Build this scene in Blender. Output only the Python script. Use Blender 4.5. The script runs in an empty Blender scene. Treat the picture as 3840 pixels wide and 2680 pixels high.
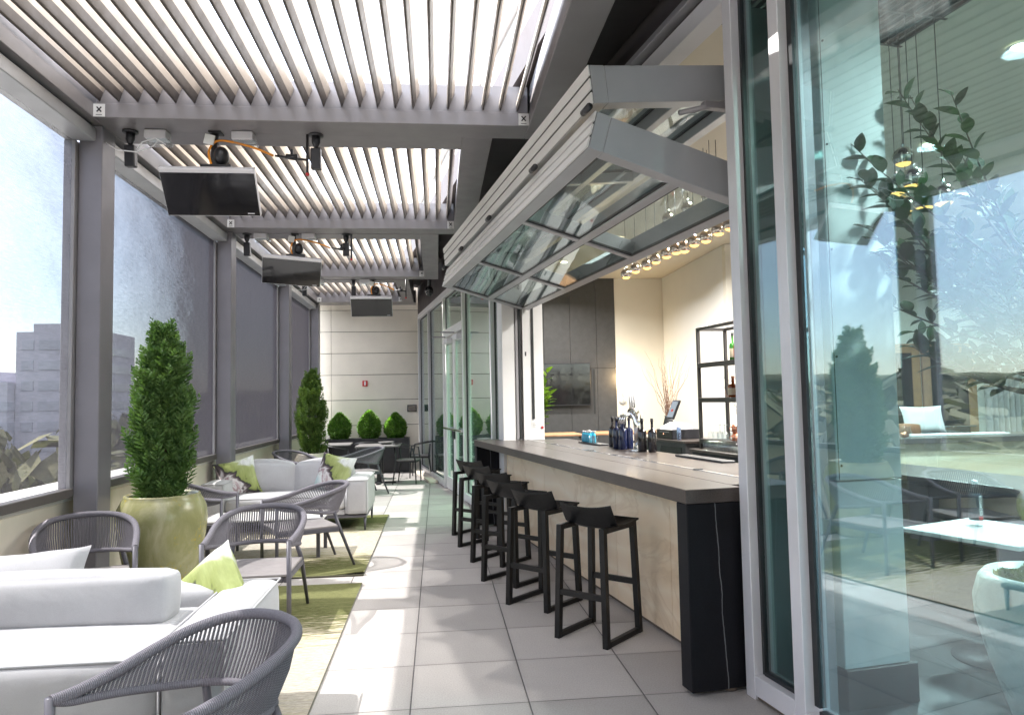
import bpy, bmesh, math, random
from mathutils import Vector, Matrix, noise as mnoise
random.seed(7)
R = math.radians
PI = math.pi
sc = bpy.context.scene
C = sc.collection

# ------------------------------------------------------------------ helpers
class MB:
    """collects shapes into one bmesh"""
    def __init__(s):
        s.bm = bmesh.new(); s.uv = s.bm.loops.layers.uv.new('UVMap'); s.mi = 0; s.M = None
    def _put(s, verts, faces, smooth=False, uvs=None):
        vs = [s.bm.verts.new((s.M @ Vector(v)) if s.M else v) for v in verts]
        for k, f in enumerate(faces):
            try:
                fa = s.bm.faces.new([vs[i] for i in f])
            except ValueError:
                continue
            fa.smooth = smooth; fa.material_index = s.mi
            if uvs:
                for l, i in zip(fa.loops, range(len(f))):
                    l[s.uv].uv = uvs[k][i]
        return vs
    def box(s, x0, x1, y0, y1, z0, z1, bev=0.0, seg=1, M=None, smooth=False):
        t = bmesh.new()
        bmesh.ops.create_cube(t, size=1)
        for v in t.verts:
            v.co = Vector(((x0+x1)/2+v.co.x*(x1-x0), (y0+y1)/2+v.co.y*(y1-y0), (z0+z1)/2+v.co.z*(z1-z0)))
        if bev > 0:
            bmesh.ops.bevel(t, geom=t.edges[:], offset=bev, segments=seg, affect='EDGES', profile=.5)
        s.add(t, M, smooth); return s
    def add(s, t, M=None, smooth=None):
        t.verts.index_update()
        vs = []
        for v in t.verts:
            co = v.co.copy()
            if M: co = M @ co
            if s.M: co = s.M @ co
            vs.append(s.bm.verts.new(co))
        for f in t.faces:
            try: fa = s.bm.faces.new([vs[v.index] for v in f.verts])
            except ValueError: continue
            fa.smooth = f.smooth if smooth is None else smooth
            fa.material_index = s.mi
        t.free(); return s
    def tube(s, pts, r, seg=8, cap=True, flat=None):
        pts = [Vector(p) for p in pts]; n = len(pts)
        rs = r if isinstance(r, (list, tuple)) else [r]*n
        rings = []; L = 0; us = []
        nrm = None
        for i, p in enumerate(pts):
            a = pts[max(i-1, 0)]; b = pts[min(i+1, n-1)]
            t = (b-a).normalized()
            if nrm is None:
                ref = Vector((0, 0, 1)) if abs(t.z) < .9 else Vector((1, 0, 0))
                nrm = (ref - t*ref.dot(t)).normalized()
            else:
                nrm = (nrm - t*nrm.dot(t))
                nrm = nrm.normalized() if nrm.length > 1e-6 else t.orthogonal().normalized()
            bi = t.cross(nrm)
            if i: L += (p-pts[i-1]).length
            us.append(L)
            ring = []
            for k in range(seg):
                a_ = 2*PI*k/seg
                rr = rs[i]
                ring.append(p + nrm*(math.cos(a_)*rr*(flat or 1)) + bi*(math.sin(a_)*rr))
            rings.append(ring)
        verts = [v for rg in rings for v in rg]; faces = []; uvs = []
        for i in range(n-1):
            for k in range(seg):
                k2 = (k+1) % seg
                faces.append((i*seg+k, i*seg+k2, (i+1)*seg+k2, (i+1)*seg+k))
                uvs.append(((us[i], k/seg), (us[i], (k+1)/seg), (us[i+1], (k+1)/seg), (us[i+1], k/seg)))
        if cap:
            faces.append(tuple(range(seg))[::-1]); uvs.append([(0, 0)]*seg)
            faces.append(tuple((n-1)*seg+k for k in range(seg))); uvs.append([(0, 0)]*seg)
        s._put(verts, faces, True, uvs); return s
    def lathe(s, prof, seg=32, c=(0, 0, 0), smooth=True, cap=True):
        verts = []; faces = []
        n = len(prof)
        for r, z in prof:
            for k in range(seg):
                a = 2*PI*k/seg
                verts.append((c[0]+r*math.cos(a), c[1]+r*math.sin(a), c[2]+z))
        for i in range(n-1):
            for k in range(seg):
                k2 = (k+1) % seg
                faces.append((i*seg+k, i*seg+k2, (i+1)*seg+k2, (i+1)*seg+k))
        if cap:
            if prof[0][0] > 1e-4: faces.append(tuple(range(seg))[::-1])
            if prof[-1][0] > 1e-4: faces.append(tuple((n-1)*seg+k for k in range(seg)))
        s._put(verts, faces, smooth); return s
    def prism(s, poly, z0, z1, axis='z', smooth=False):
        n = len(poly)
        def P(a, b, h):
            return {'z': (a, b, h), 'y': (a, h, b), 'x': (h, a, b)}[axis]
        verts = [P(a, b, z0) for a, b in poly]+[P(a, b, z1) for a, b in poly]
        faces = [tuple(range(n))[::-1], tuple(range(n, 2*n))]+[(i, (i+1) % n, n+(i+1) % n, n+i) for i in range(n)]
        s._put(verts, faces, smooth); return s
    def quad(s, a, b, c, d, smooth=False):
        s._put([a, b, c, d], [(0, 1, 2, 3)], smooth); return s
    def sphere(s, c, r, u=20, v=12, sc3=(1, 1, 1)):
        t = bmesh.new(); bmesh.ops.create_uvsphere(t, u_segments=u, v_segments=v, radius=r)
        for q in t.verts: q.co = Vector((q.co.x*sc3[0]+c[0], q.co.y*sc3[1]+c[1], q.co.z*sc3[2]+c[2]))
        return s.add(t, None, True)
    def cushion(s, x0, x1, y0, y1, z0, z1, r=.05, bulge=.02, n=10, M=None, seed=0):
        """soft box: rounded edges, bulging faces"""
        t = bmesh.new(); bmesh.ops.create_cube(t, size=2)
        bmesh.ops.subdivide_edges(t, edges=t.edges[:], cuts=n, use_grid_fill=True)
        h = Vector(((x1-x0)/2, (y1-y0)/2, (z1-z0)/2)); c = Vector(((x0+x1)/2, (y0+y1)/2, (z0+z1)/2))
        for v in t.verts:
            q = v.co.copy()
            # spread grid towards the edges so that rounding has resolution
            q = Vector([math.copysign(abs(a)**.75, a) for a in q])
            p = Vector((q.x*h.x, q.y*h.y, q.z*h.z))
            inner = Vector([max(-(h[i]-r), min(h[i]-r, p[i])) for i in range(3)])
            d = p-inner
            if d.length > 1e-6:
                m = max(abs(d.x), abs(d.y), abs(d.z))
                p = inner + d.normalized()*m
            k = [1-q[i]**2 for i in range(3)]
            for i in range(3):
                j, l = (i+1) % 3, (i+2) % 3
                if abs(q[i]) > .6: p[i] += math.copysign(bulge*max(0, k[j])*max(0, k[l]), q[i])
            w = mnoise.noise(p*5+Vector((seed*3.1, 0, 0)))*.006
            p += p.normalized()*w
            v.co = p+c
        for f in t.faces: f.smooth = True
        return s.add(t, M, True)
    def pillow(s, w, h, th, M, n=16, seed=0):
        verts = []; faces = []
        for sd in (1, -1):
            b = len(verts)
            for i in range(n+1):
                for j in range(n+1):
                    x = -1+2*i/n; y = -1+2*j/n
                    k = max(0, (1-x**4)*(1-y**4))**.55
                    pin = 1-.09*(1-x*x)*(y*y)-.0
                    pin2 = 1-.09*(1-y*y)*(x*x)
                    z = sd*th/2*k*(1+.12*mnoise.noise(Vector((x*2+seed, y*2, sd))))
                    verts.append(M @ Vector((x*w/2*pin2, y*h/2*pin, z)))
            for i in range(n):
                for j in range(n):
                    q = (b+i*(n+1)+j, b+(i+1)*(n+1)+j, b+(i+1)*(n+1)+j+1, b+i*(n+1)+j+1)
                    faces.append(q if sd > 0 else q[::-1])
        s._put(verts, faces, True); return s
    def obj(s, name, mat, parent=None, loc=(0, 0, 0), weld=False):
        if weld: bmesh.ops.remove_doubles(s.bm, verts=s.bm.verts[:], dist=1e-5)
        bmesh.ops.recalc_face_normals(s.bm, faces=s.bm.faces[:]) if len(s.bm.faces) < 60000 else None
        me = bpy.data.meshes.new(name); s.bm.to_mesh(me); s.bm.free()
        for m in (mat if isinstance(mat, (list, tuple)) else [mat]): me.materials.append(m)
        o = bpy.data.objects.new(name, me); C.objects.link(o); o.location = loc
        if parent is not None: o.parent = parent
        return o

def tag(o, label=None, cat=None, group=None, kind=None):
    if label: o['label'] = label
    if cat: o['category'] = cat
    if group: o['group'] = group
    if kind: o['kind'] = kind
    return o
def thing(name, label, cat, loc=(0, 0, 0), rz=0, group=None):
    o = bpy.data.objects.new(name, None); C.objects.link(o); o.empty_display_size = .1
    o.location = loc; o.rotation_euler = (0, 0, rz)
    return tag(o, label, cat, group)
def dup(src, loc=None, rz=None, label=None, parent=None, scale=None):
    c = src.copy(); C.objects.link(c)
    if parent is not None: c.parent = parent
    for ch in [o for o in C.objects if o.parent == src]: dup(ch, parent=c)
    if loc is not None: c.location = loc
    if rz is not None: c.rotation_euler = (0, 0, rz)
    if scale is not None: c.scale = scale if isinstance(scale, tuple) else (scale,)*3
    if label: c['label'] = label
    return c

# facade frame: w = into the building, s = along the facade away from the camera
FA = R(8.876); F0 = Vector((1.79, -.03, 0)); NN = Vector((math.cos(FA), math.sin(FA), 0)); UU = Vector((-math.sin(FA), math.cos(FA), 0))
def F(w, s, z=0): 
    p = F0+NN*w+UU*s; return Vector((p.x, p.y, z))

# ------------------------------------------------------------------ materials
def nt_new(name):
    m = bpy.data.materials.new(name); m.use_nodes = True; nt = m.node_tree; nt.nodes.clear()
    out = nt.nodes.new('ShaderNodeOutputMaterial'); return m, nt, out
def N(nt, t, **kw):
    n = nt.nodes.new('ShaderNode'+t)
    for k, v in kw.items(): setattr(n, k, v)
    return n
def L(nt, a, b): nt.links.new(a, b)
def coords(nt, scale=(1, 1, 1), kind='Object'):
    tc = N(nt, 'TexCoord'); mp = N(nt, 'Mapping'); L(nt, tc.outputs[kind], mp.inputs[0]); mp.inputs['Scale'].default_value = scale
    return mp.outputs[0]
def mixc(nt, f, a, b, mode='MIX'):
    m = N(nt, 'Mix', data_type='RGBA', blend_type=mode)
    for s_, v in ((m.inputs[0], f), (m.inputs[6], a), (m.inputs[7], b)):
        if hasattr(v, 'links'): L(nt, v, s_)
        elif isinstance(v, (int, float)): s_.default_value = v
        else: s_.default_value = (*v[:3], 1)
    return m.outputs[2]
def math_(nt, op, a, b=None, c=None):
    m = N(nt, 'Math', operation=op)
    for i, v in enumerate((a, b, c)):
        if v is None: continue
        if hasattr(v, 'links'): L(nt, v, m.inputs[i])
        else: m.inputs[i].default_value = v
    return m.outputs[0]
def noise_(nt, vec, scale, detail=4, rough=.55, dist=0):
    n = N(nt, 'TexNoise'); n.inputs['Scale'].default_value = scale; n.inputs['Detail'].default_value = detail
    n.inputs['Roughness'].default_value = rough; n.inputs['Distortion'].default_value = dist
    if vec is not None: L(nt, vec, n.inputs['Vector'])
    return n.outputs[0]
def ramp(nt, f, stops):
    r = N(nt, 'ValToRGB'); L(nt, f, r.inputs[0]); el = r.color_ramp.elements
    while len(el) < len(stops): el.new(.5)
    for e, (p, c) in zip(el, stops): e.position = p; e.color = (*c, 1) if len(c) == 3 else c
    return r.outputs[0]
def bump_(nt, h, strength=.3, dist=.01, prev=None):
    b = N(nt, 'Bump'); b.inputs['Strength'].default_value = strength; b.inputs['Distance'].default_value = dist
    L(nt, h, b.inputs['Height'])
    if prev is not None: L(nt, prev, b.inputs['Normal'])
    return b.outputs[0]
def bsdf(nt, out, col, rough=.5, metal=0, normal=None, spec=.5, **kw):
    b = N(nt, 'BsdfPrincipled')
    for s_, v in ((b.inputs['Base Color'], col), (b.inputs['Roughness'], rough), (b.inputs['Metallic'], metal)):
        if hasattr(v, 'links'): L(nt, v, s_)
        elif isinstance(v, (int, float)): s_.default_value = v
        else: s_.default_value = (*v[:3], 1)
    b.inputs['Specular IOR Level'].default_value = spec
    if normal is not None: L(nt, normal, b.inputs['Normal'])
    for k, v in kw.items(): b.inputs[k].default_value = v
    L(nt, b.outputs[0], out.inputs[0]); return b
def P(name, col, rough=.5, metal=0, var=.10, vs=6, bump=.0, bs=60, bd=.002, spec=.5, **kw):
    """plain material with uneven tone, uneven gloss and a fine bump"""
    m, nt, out = nt_new(name); v = coords(nt)
    n1 = noise_(nt, v, vs, 5); 
    dark = tuple(c*(1-var) for c in col); lite = tuple(min(1, c*(1+var)) for c in col)
    c = ramp(nt, n1, ((.3, dark), (.7, lite)))
    rr = ramp(nt, noise_(nt, v, vs*2.3, 3), ((.3, (max(.02, rough-.06),)*3), (.7, (min(1, rough+.06),)*3)))
    nm = bump_(nt, noise_(nt, v, bs, 3), bump, bd) if bump else None
    bsdf(nt, out, c, rr, metal, nm, spec, **kw); return m
def emit(name, col, st):
    m, nt, out = nt_new(name); e = N(nt, 'Emission'); e.inputs[0].default_value = (*col, 1); e.inputs[1].default_value = st
    L(nt, e.outputs[0], out.inputs[0]); return m
def glass(name, tint, ior=1.5, extra=.0, wave=.0, dust=.05):
    m, nt, out = nt_new(name)
    tr = N(nt, 'BsdfTransparent'); tr.inputs[0].default_value = (*tint, 1)
    gl = N(nt, 'BsdfGlossy'); gl.inputs['Roughness'].default_value = .0; gl.inputs[0].default_value = (.93, .97, 1, 1)
    f0 = ((ior-1)/(ior+1))**2
    g = N(nt, 'NewGeometry'); dp = N(nt, 'VectorMath', operation='DOT_PRODUCT'); L(nt, g.outputs['Normal'], dp.inputs[0]); L(nt, g.outputs['Incoming'], dp.inputs[1])
    fr_ = math_(nt, 'POWER', math_(nt, 'SUBTRACT', 1.0, math_(nt, 'ABSOLUTE', dp.outputs['Value'])), 5.0)
    fr_ = math_(nt, 'ADD', math_(nt, 'MULTIPLY', fr_, 1-f0), f0)
    if wave:
        nm = bump_(nt, noise_(nt, coords(nt), 1.3, 2), wave, .02); L(nt, nm, gl.inputs['Normal'])
    f = math_(nt, 'ADD', fr_, extra); f = math_(nt, 'MINIMUM', f, 1.0)
    mx = N(nt, 'MixShader'); L(nt, f, mx.inputs[0]); L(nt, tr.outputs[0], mx.inputs[1]); L(nt, gl.outputs[0], mx.inputs[2])
    dd = N(nt, 'BsdfDiffuse'); dd.inputs[0].default_value = (.75, .78, .78, 1)
    sm = ramp(nt, noise_(nt, coords(nt, (1, 1.6, .55)), 2.1, 7, .72, .5), ((.42, (0, 0, 0)), (.75, (1, 1, 1))))
    md = N(nt, 'MixShader'); L(nt, math_(nt, 'ADD', math_(nt, 'MULTIPLY', sm, dust), .004 if dust else 0.0), md.inputs[0]); L(nt, mx.outputs[0], md.inputs[1]); L(nt, dd.outputs[0], md.inputs[2])
    L(nt, md.outputs[0], out.inputs[0]); return m

def mat_tiles(name, base, T=.61, seam=(.035, .033, .04), gx=.0045, gy=.003, var=.07, rough=.75, spk=.5):
    m, nt, out = nt_new(name); v = coords(nt)
    sx = N(nt, 'SeparateXYZ'); L(nt, v, sx.inputs[0])
    def edge(sock, g, jit):
        q = math_(nt, 'DIVIDE', sock, T); fr = math_(nt, 'FRACT', q)
        d = math_(nt, 'MINIMUM', fr, math_(nt, 'SUBTRACT', 1.0, fr)); d = math_(nt, 'MULTIPLY', d, T)
        return math_(nt, 'SMOOTH_MIN', 1.0, math_(nt, 'DIVIDE', math_(nt, 'ADD', d, jit), g), .3), math_(nt, 'FLOOR', q)
    jit = math_(nt, 'MULTIPLY', math_(nt, 'SUBTRACT', noise_(nt, v, 90, 2), .55), .002)
    ex, ix = edge(sx.outputs[0], gx, jit); ey, iy = edge(sx.outputs[1], gy, jit)
    e = math_(nt, 'MULTIPLY', ex, ey); e = math_(nt, 'MAXIMUM', e, 0.0)
    cb = N(nt, 'CombineXYZ'); L(nt, ix, cb.inputs[0]); L(nt, iy, cb.inputs[1])
    wn = N(nt, 'TexWhiteNoise'); L(nt, cb.outputs[0], wn.inputs[0])
    tone = ramp(nt, wn.outputs[0], ((0, tuple(c*(1-var) for c in base)), (1, tuple(c*(1+var) for c in base))))
    big = ramp(nt, noise_(nt, v, 1.7, 6, .65), ((.3, (.95, .945, .95)), (.7, (1.04, 1.04, 1.04))))
    c = mixc(nt, 1.0, tone, big, 'MULTIPLY')
    fine = ramp(nt, noise_(nt, v, 120, 4, .75), ((.32, (.62, .62, .64)), (.5, (1, 1, 1)), (.70, (1.32, 1.32, 1.3))))
    c = mixc(nt, spk, c, mixc(nt, 1.0, c, fine, 'MULTIPLY'))
    vo = N(nt, 'TexVoronoi'); vo.inputs['Scale'].default_value = 55; L(nt, v, vo.inputs['Vector'])
    sp = ramp(nt, vo.outputs['Distance'], ((.0, (1, 1, 1)), (.055, (0, 0, 0))))
    rsel = ramp(nt, vo.outputs['Color'], ((.80, (0, 0, 0)), (.82, (1, 1, 1))))
    c = mixc(nt, math_(nt, 'MULTIPLY', math_(nt, 'MULTIPLY', sp, rsel), .6), c, (.75, .75, .78))
    st = ramp(nt, noise_(nt, v, 3.1, 5, .7, .6), ((.60, (0, 0, 0)), (.72, (1, 1, 1))))
    c = mixc(nt, math_(nt, 'MULTIPLY', st, .07), c, (.16, .14, .13))
    gr = math_(nt, 'MULTIPLY', edge(sx.outputs[0], .035, 0.0)[0], edge(sx.outputs[1], .03, 0.0)[0])
    gr = math_(nt, 'MULTIPLY', math_(nt, 'SUBTRACT', 1.0, math_(nt, 'MAXIMUM', gr, 0.0)), noise_(nt, v, 9, 5, .7))
    c = mixc(nt, math_(nt, 'MULTIPLY', gr, .45), c, (.20, .185, .175))
    c = mixc(nt, e, seam, c)
    nm = bump_(nt, e, .9, .006); nm = bump_(nt, noise_(nt, v, 140, 4, .7), .25, .003, nm)
    bsdf(nt, out, c, rough, 0, nm); return m

def mat_rug():
    m, nt, out = nt_new('woven outdoor rug'); v = coords(nt)
    stripes = noise_(nt, coords(nt, (.9, .35, 1)), 2.2, 3, .55, .25)
    streak = noise_(nt, coords(nt, (1.4, 13, 1)), 2.5, 5, .75)
    sx = N(nt, 'SeparateXYZ'); L(nt, v, sx.inputs[0])
    ya = math_(nt, 'MULTIPLY', math_(nt, 'ABSOLUTE', math_(nt, 'ADD', sx.outputs[1], .12)), .44)
    k = math_(nt, 'ADD', ya, math_(nt, 'MULTIPLY', math_(nt, 'SUBTRACT', streak, .5), 1.35))
    k = math_(nt, 'ADD', k, math_(nt, 'MULTIPLY', math_(nt, 'SUBTRACT', stripes, .5), .30))
    c = ramp(nt, k, ((.08, (.44, .40, .36)), (.22, (.50, .45, .39)), (.34, (.42, .38, .28)), (.42, (.22, .21, .115)), (.49, (.085, .095, .035)), (.62, (.15, .155, .07))))
    hs = ramp(nt, noise_(nt, coords(nt, (6, 36, 1)), 3, 4, .8), ((.3, (.55, .55, .52)), (.7, (1.3, 1.3, 1.25))))
    c = mixc(nt, 1, c, hs, 'MULTIPLY')
    nm = bump_(nt, noise_(nt, coords(nt, (60, 160, 1)), 3, 3, .8), .8, .006)
    bsdf(nt, out, c, .95, 0, nm, .1); return m

def mat_stone():
    m, nt, out = nt_new('cream veined stone'); v = coords(nt, (.42, .42, .95))
    d = noise_(nt, v, 1.2, 4, .5, .9)
    wv = N(nt, 'TexWave', wave_type='BANDS', bands_direction='Z'); wv.inputs['Scale'].default_value = .9
    wv.inputs['Distortion'].default_value = 7; wv.inputs['Detail'].default_value = 3; wv.inputs['Detail Scale'].default_value = .8; wv.inputs['Detail Roughness'].default_value = .5
    L(nt, v, wv.inputs['Vector'])
    c = ramp(nt, wv.outputs[0], ((0, (.74, .58, .41)), (.35, (.83, .71, .55)), (.62, (.87, .79, .65)), (1, (.77, .62, .46))))
    c2 = ramp(nt, d, ((.3, (.70, .53, .35)), (.5, (.85, .75, .60)), (.72, (.90, .84, .74))))
    c = mixc(nt, .55, c, c2)
    vein = ramp(nt, noise_(nt, v, 2.0, 5, .55, 1.4), ((.46, (0, 0, 0)), (.50, (1, 1, 1)), (.54, (0, 0, 0))))
    c = mixc(nt, math_(nt, 'MULTIPLY', vein, .42), c, (.60, .46, .31)); c = mixc(nt, 1, c, (1.08, 1.03, .96), 'MULTIPLY')
    bsdf(nt, out, c, .38, 0, None, .4); return m

def mat_dark_stone(name, col, vein=.0, rough=.5):
    m, nt, out = nt_new(name); v = coords(nt)
    c = ramp(nt, noise_(nt, v, 120, 4, .75), ((.3, tuple(x*.62 for x in col)), (.7, tuple(x*1.4 for x in col))))
    b = ramp(nt, noise_(nt, v, 3, 4), ((.3, (.85, .85, .85)), (.7, (1.12, 1.12, 1.12)))); c = mixc(nt, 1, c, b, 'MULTIPLY')
    if vein:
        sx = N(nt, 'SeparateXYZ'); L(nt, v, sx.inputs[0])
        wob = math_(nt, 'MULTIPLY', math_(nt, 'SUBTRACT', noise_(nt, v, 5, 4), .5), .03)
        d = math_(nt, 'ADD', math_(nt, 'ADD', sx.outputs[0], math_(nt, 'MULTIPLY', sx.outputs[2], .045)), math_(nt, 'ADD', wob, .126))
        k = ramp(nt, math_(nt, 'ABSOLUTE', d), ((.0, (1, 1, 1)), (.0022, (0, 0, 0))))
        c = mixc(nt, math_(nt, 'MULTIPLY', k, vein), c, (.42, .44, .46))
    nm = bump_(nt, noise_(nt, v, 180, 3, .7), .18, .002)
    bsdf(nt, out, c, rough, 0, nm, .22 if vein else .5); return m

def mat_fabric(name, col, weave=420, var=.04, rough=.92, bump=.25):
    m, nt, out = nt_new(name); v = coords(nt)
    c = ramp(nt, noise_(nt, v, 7, 5), ((.3, tuple(x*(1-var) for x in col)), (.7, tuple(min(1, x*(1+var)) for x in col))))
    f = ramp(nt, noise_(nt, v, weave, 2, .8), ((.3, (.88, .88, .88)), (.7, (1.06, 1.06, 1.06)))); c = mixc(nt, 1, c, f, 'MULTIPLY')
    nm = bump_(nt, noise_(nt, v, weave, 2, .8), bump, .0015); nm = bump_(nt, noise_(nt, v, 4.0, 3, .5, .4), .35, .03, nm)
    b = bsdf(nt, out, c, rough, 0, nm, .15); b.inputs['Sheen Weight'].default_value = .25; return m

def mat_pillow():
    m, nt, out = nt_new('painted pillow cloth'); v = coords(nt)
    sx = N(nt, 'SeparateXYZ'); L(nt, v, sx.inputs[0])
    t_ = math_(nt, 'ADD', math_(nt, 'MULTIPLY', sx.outputs[0], 1.15), math_(nt, 'MULTIPLY', sx.outputs[1], 1.0))
    k = math_(nt, 'ADD', math_(nt, 'ADD', t_, .52), math_(nt, 'MULTIPLY', math_(nt, 'SUBTRACT', noise_(nt, v, 5.5, 3, .5, .8), .5), .62))
    c = ramp(nt, k, ((.08, (.42, .54, .55)), (.24, (.60, .62, .61)), (.31, (.28, .18, .20)), (.37, (.58, .56, .56)), (.43, (.12, .09, .095)), (.50, (.035, .035, .04)), (.55, (.25, .29, .10)), (.76, (.34, .38, .17)), (.88, (.62, .64, .62))))
    n2 = ramp(nt, noise_(nt, coords(nt, (22, 4, 4)), 2, 4, .7), ((.3, (.86, .86, .86)), (.7, (1.1, 1.1, 1.1)))); c = mixc(nt, 1, c, n2, 'MULTIPLY')
    nm = bump_(nt, noise_(nt, v, 400, 2, .8), .2, .0015); bsdf(nt, out, c, .9, 0, nm, .15); return m

def mat_screen():
    """open-weave sun screen: the share of the weave one can look through falls with the slant"""
    m, nt, out = nt_new('open weave screen'); v = coords(nt)
    g = N(nt, 'NewGeometry'); dp = N(nt, 'VectorMath', operation='DOT_PRODUCT'); L(nt, g.outputs['Normal'], dp.inputs[0]); L(nt, g.outputs['Incoming'], dp.inputs[1])
    cs = math_(nt, 'MAXIMUM', math_(nt, 'ABSOLUTE', dp.outputs['Value']), .05)
    op = math_(nt, 'SUBTRACT', SCR[0], math_(nt, 'DIVIDE', SCR[1], cs))
    th = noise_(nt, coords(nt, (1, 3, 26)), 3, 5, .75); th2 = noise_(nt, coords(nt, (1, 40, 3)), 3, 4, .7)
    op = math_(nt, 'MINIMUM', op, .40)
    op = math_(nt, 'ADD', op, math_(nt, 'MULTIPLY', math_(nt, 'SUBTRACT', th, .5), .22)); op = math_(nt, 'ADD', op, math_(nt, 'MULTIPLY', math_(nt, 'SUBTRACT', th2, .5), .06))
    op = math_(nt, 'MINIMUM', math_(nt, 'MAXIMUM', op, .012), .46)
    nm = bump_(nt, noise_(nt, coords(nt, (1, 2.2, .9)), 2.4, 3, .5, .5), .5, .05)
    nm = bump_(nt, noise_(nt, coords(nt, (1, 90, 160)), 3, 2), .35, .002, nm)
    c = ramp(nt, th, ((.3, (.026, .0245, .029)), (.7, (.046, .043, .050))))
    df = N(nt, 'BsdfDiffuse'); L(nt, c, df.inputs[0]); L(nt, nm, df.inputs['Normal'])
    tl = N(nt, 'BsdfTranslucent'); L(nt, mixc(nt, 1, c, (.62, .62, .66), 'MULTIPLY'), tl.inputs[0])
    gl = N(nt, 'BsdfGlossy'); gl.inputs['Roughness'].default_value = .42; gl.inputs[0].default_value = (.5, .5, .52, 1); L(nt, nm, gl.inputs['Normal'])
    m1 = N(nt, 'MixShader'); m1.inputs[0].default_value = .45; L(nt, df.outputs[0], m1.inputs[1]); L(nt, tl.outputs[0], m1.inputs[2])
    m2 = N(nt, 'MixShader'); m2.inputs[0].default_value = .10; L(nt, m1.outputs[0], m2.inputs[1]); L(nt, gl.outputs[0], m2.inputs[2])
    tr = N(nt, 'BsdfTransparent'); tr.inputs[0].default_value = (.88, .89, .92, 1)
    rf = N(nt, 'BsdfRefraction'); rf.inputs['IOR'].default_value = 1.0; rf.inputs['Roughness'].default_value = .14; rf.inputs[0].default_value = (.85, .87, .90, 1)
    tm = N(nt, 'MixShader'); tm.inputs[0].default_value = .25; L(nt, tr.outputs[0], tm.inputs[1]); L(nt, rf.outputs[0], tm.inputs[2])
    mx = N(nt, 'MixShader'); L(nt, op, mx.inputs[0]); L(nt, m2.outputs[0], mx.inputs[1]); L(nt, tm.outputs[0], mx.inputs[2])
    L(nt, mx.outputs[0], out.inputs[0]); return m
SCR = (.80, .245)

def mat_leaf(name, a, b, scale=14, trans=.35, rough=.5, isl=.28):
    m, nt, out = nt_new(name); v = coords(nt)
    c = ramp(nt, noise_(nt, v, scale, 4, .7), ((.3, a), (.7, b)))
    gi = N(nt, 'NewGeometry'); pr = ramp(nt, gi.outputs['Random Per Island'], ((0, (1-isl,)*3), (1, (1+isl,)*3))); c = mixc(nt, 1, c, pr, 'MULTIPLY')
    pb = N(nt, 'BsdfPrincipled'); L(nt, c, pb.inputs['Base Color']); pb.inputs['Roughness'].default_value = rough; pb.inputs['Specular IOR Level'].default_value = .35
    tl = N(nt, 'BsdfTranslucent'); L(nt, mixc(nt, 1, c, (1.3, 1.5, .6), 'MULTIPLY'), tl.inputs[0])
    mx = N(nt, 'MixShader'); mx.inputs[0].default_value = trans; L(nt, pb.outputs[0], mx.inputs[1]); L(nt, tl.outputs[0], mx.inputs[2])
    L(nt, mx.outputs[0], out.inputs[0]); return m

def mat_rope(name, col, freq=150):
    m, nt, out = nt_new(name); tc = N(nt, 'TexCoord')
    sx = N(nt, 'SeparateXYZ'); L(nt, tc.outputs['UV'], sx.inputs[0])
    w = math_(nt, 'ABSOLUTE', math_(nt, 'SINE', math_(nt, 'ADD', math_(nt, 'MULTIPLY', sx.outputs[0], freq*3.14), math_(nt, 'MULTIPLY', sx.outputs[1], 3))))
    c = ramp(nt, w, ((0, tuple(x*.4 for x in col)), (.5, col), (1, tuple(min(1, x*1.25) for x in col))))
    nz = ramp(nt, noise_(nt, tc.outputs['Object'], 220, 3, .7), ((.3, (.8, .8, .8)), (.7, (1.18, 1.18, 1.18)))); c = mixc(nt, 1, c, nz, 'MULTIPLY')
    bsdf(nt, out, c, .85, 0, bump_(nt, w, .7, .004), .2); return m

def mat_pot_gold():
    m, nt, out = nt_new('mottled olive glaze'); v = coords(nt)
    c = ramp(nt, noise_(nt, coords(nt, (1, 1, .5)), 4, 6, .65, .5), ((.3, (.20, .205, .085)), (.5, (.29, .285, .14)), (.7, (.43, .405, .27))))
    k = ramp(nt, noise_(nt, v, 34, 4, .7), ((.55, (0, 0, 0)), (.62, (1, 1, 1))))
    z = ramp(nt, noise_(nt, v, 2.3, 2), ((.48, (0, 0, 0)), (.6, (1, 1, 1))))
    c = mixc(nt, math_(nt, 'MULTIPLY', math_(nt, 'MULTIPLY', k, z), .8), c, (.46, .36, .05))
    bsdf(nt, out, c, .26, 0, bump_(nt, noise_(nt, v, 12, 4), .12, .01), .5); return m

M = {}
M['paver'] = mat_tiles('concrete paver', (.39, .368, .352), var=.17)
M['infloor'] = mat_tiles('dark interior tile', (.085, .083, .085), .61, (.05, .05, .05), .003, .003, .1, .38, .3)
M['rug'] = mat_rug(); M['rugedge'] = mat_fabric('rug binding', (.07, .065, .04))
M['alu'] = P('silver aluminium paint', (.70, .69, .72), .38, .15, .05, 3, .05, 200)
M['alu_dark'] = P('grey aluminium paint', (.30, .29, .305), .42, .3, .06, 3, .05, 200)
M['alu_blue'] = P('satin grey aluminium', (.42, .43, .455), .36, .3, .06, 2.5, .05, 160)
M['white'] = P('white painted metal', (.74, .735, .73), .42, 0, .035, 3, .04, 120)
M['gasket'] = P('black rubber gasket', (.018, .02, .022), .45, 0, .15)
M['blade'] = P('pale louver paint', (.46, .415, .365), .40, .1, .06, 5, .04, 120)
M['bladeshade'] = P('painted shade on the louvers', (.085, .072, .066), .5, 0, .08, 5)  # shade on the lower part of each blade, put into its colour
M['beam'] = P('pergola beam paint', (.235, .222, .232), .40, .25, .06, 2.5, .05, 160)
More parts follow.
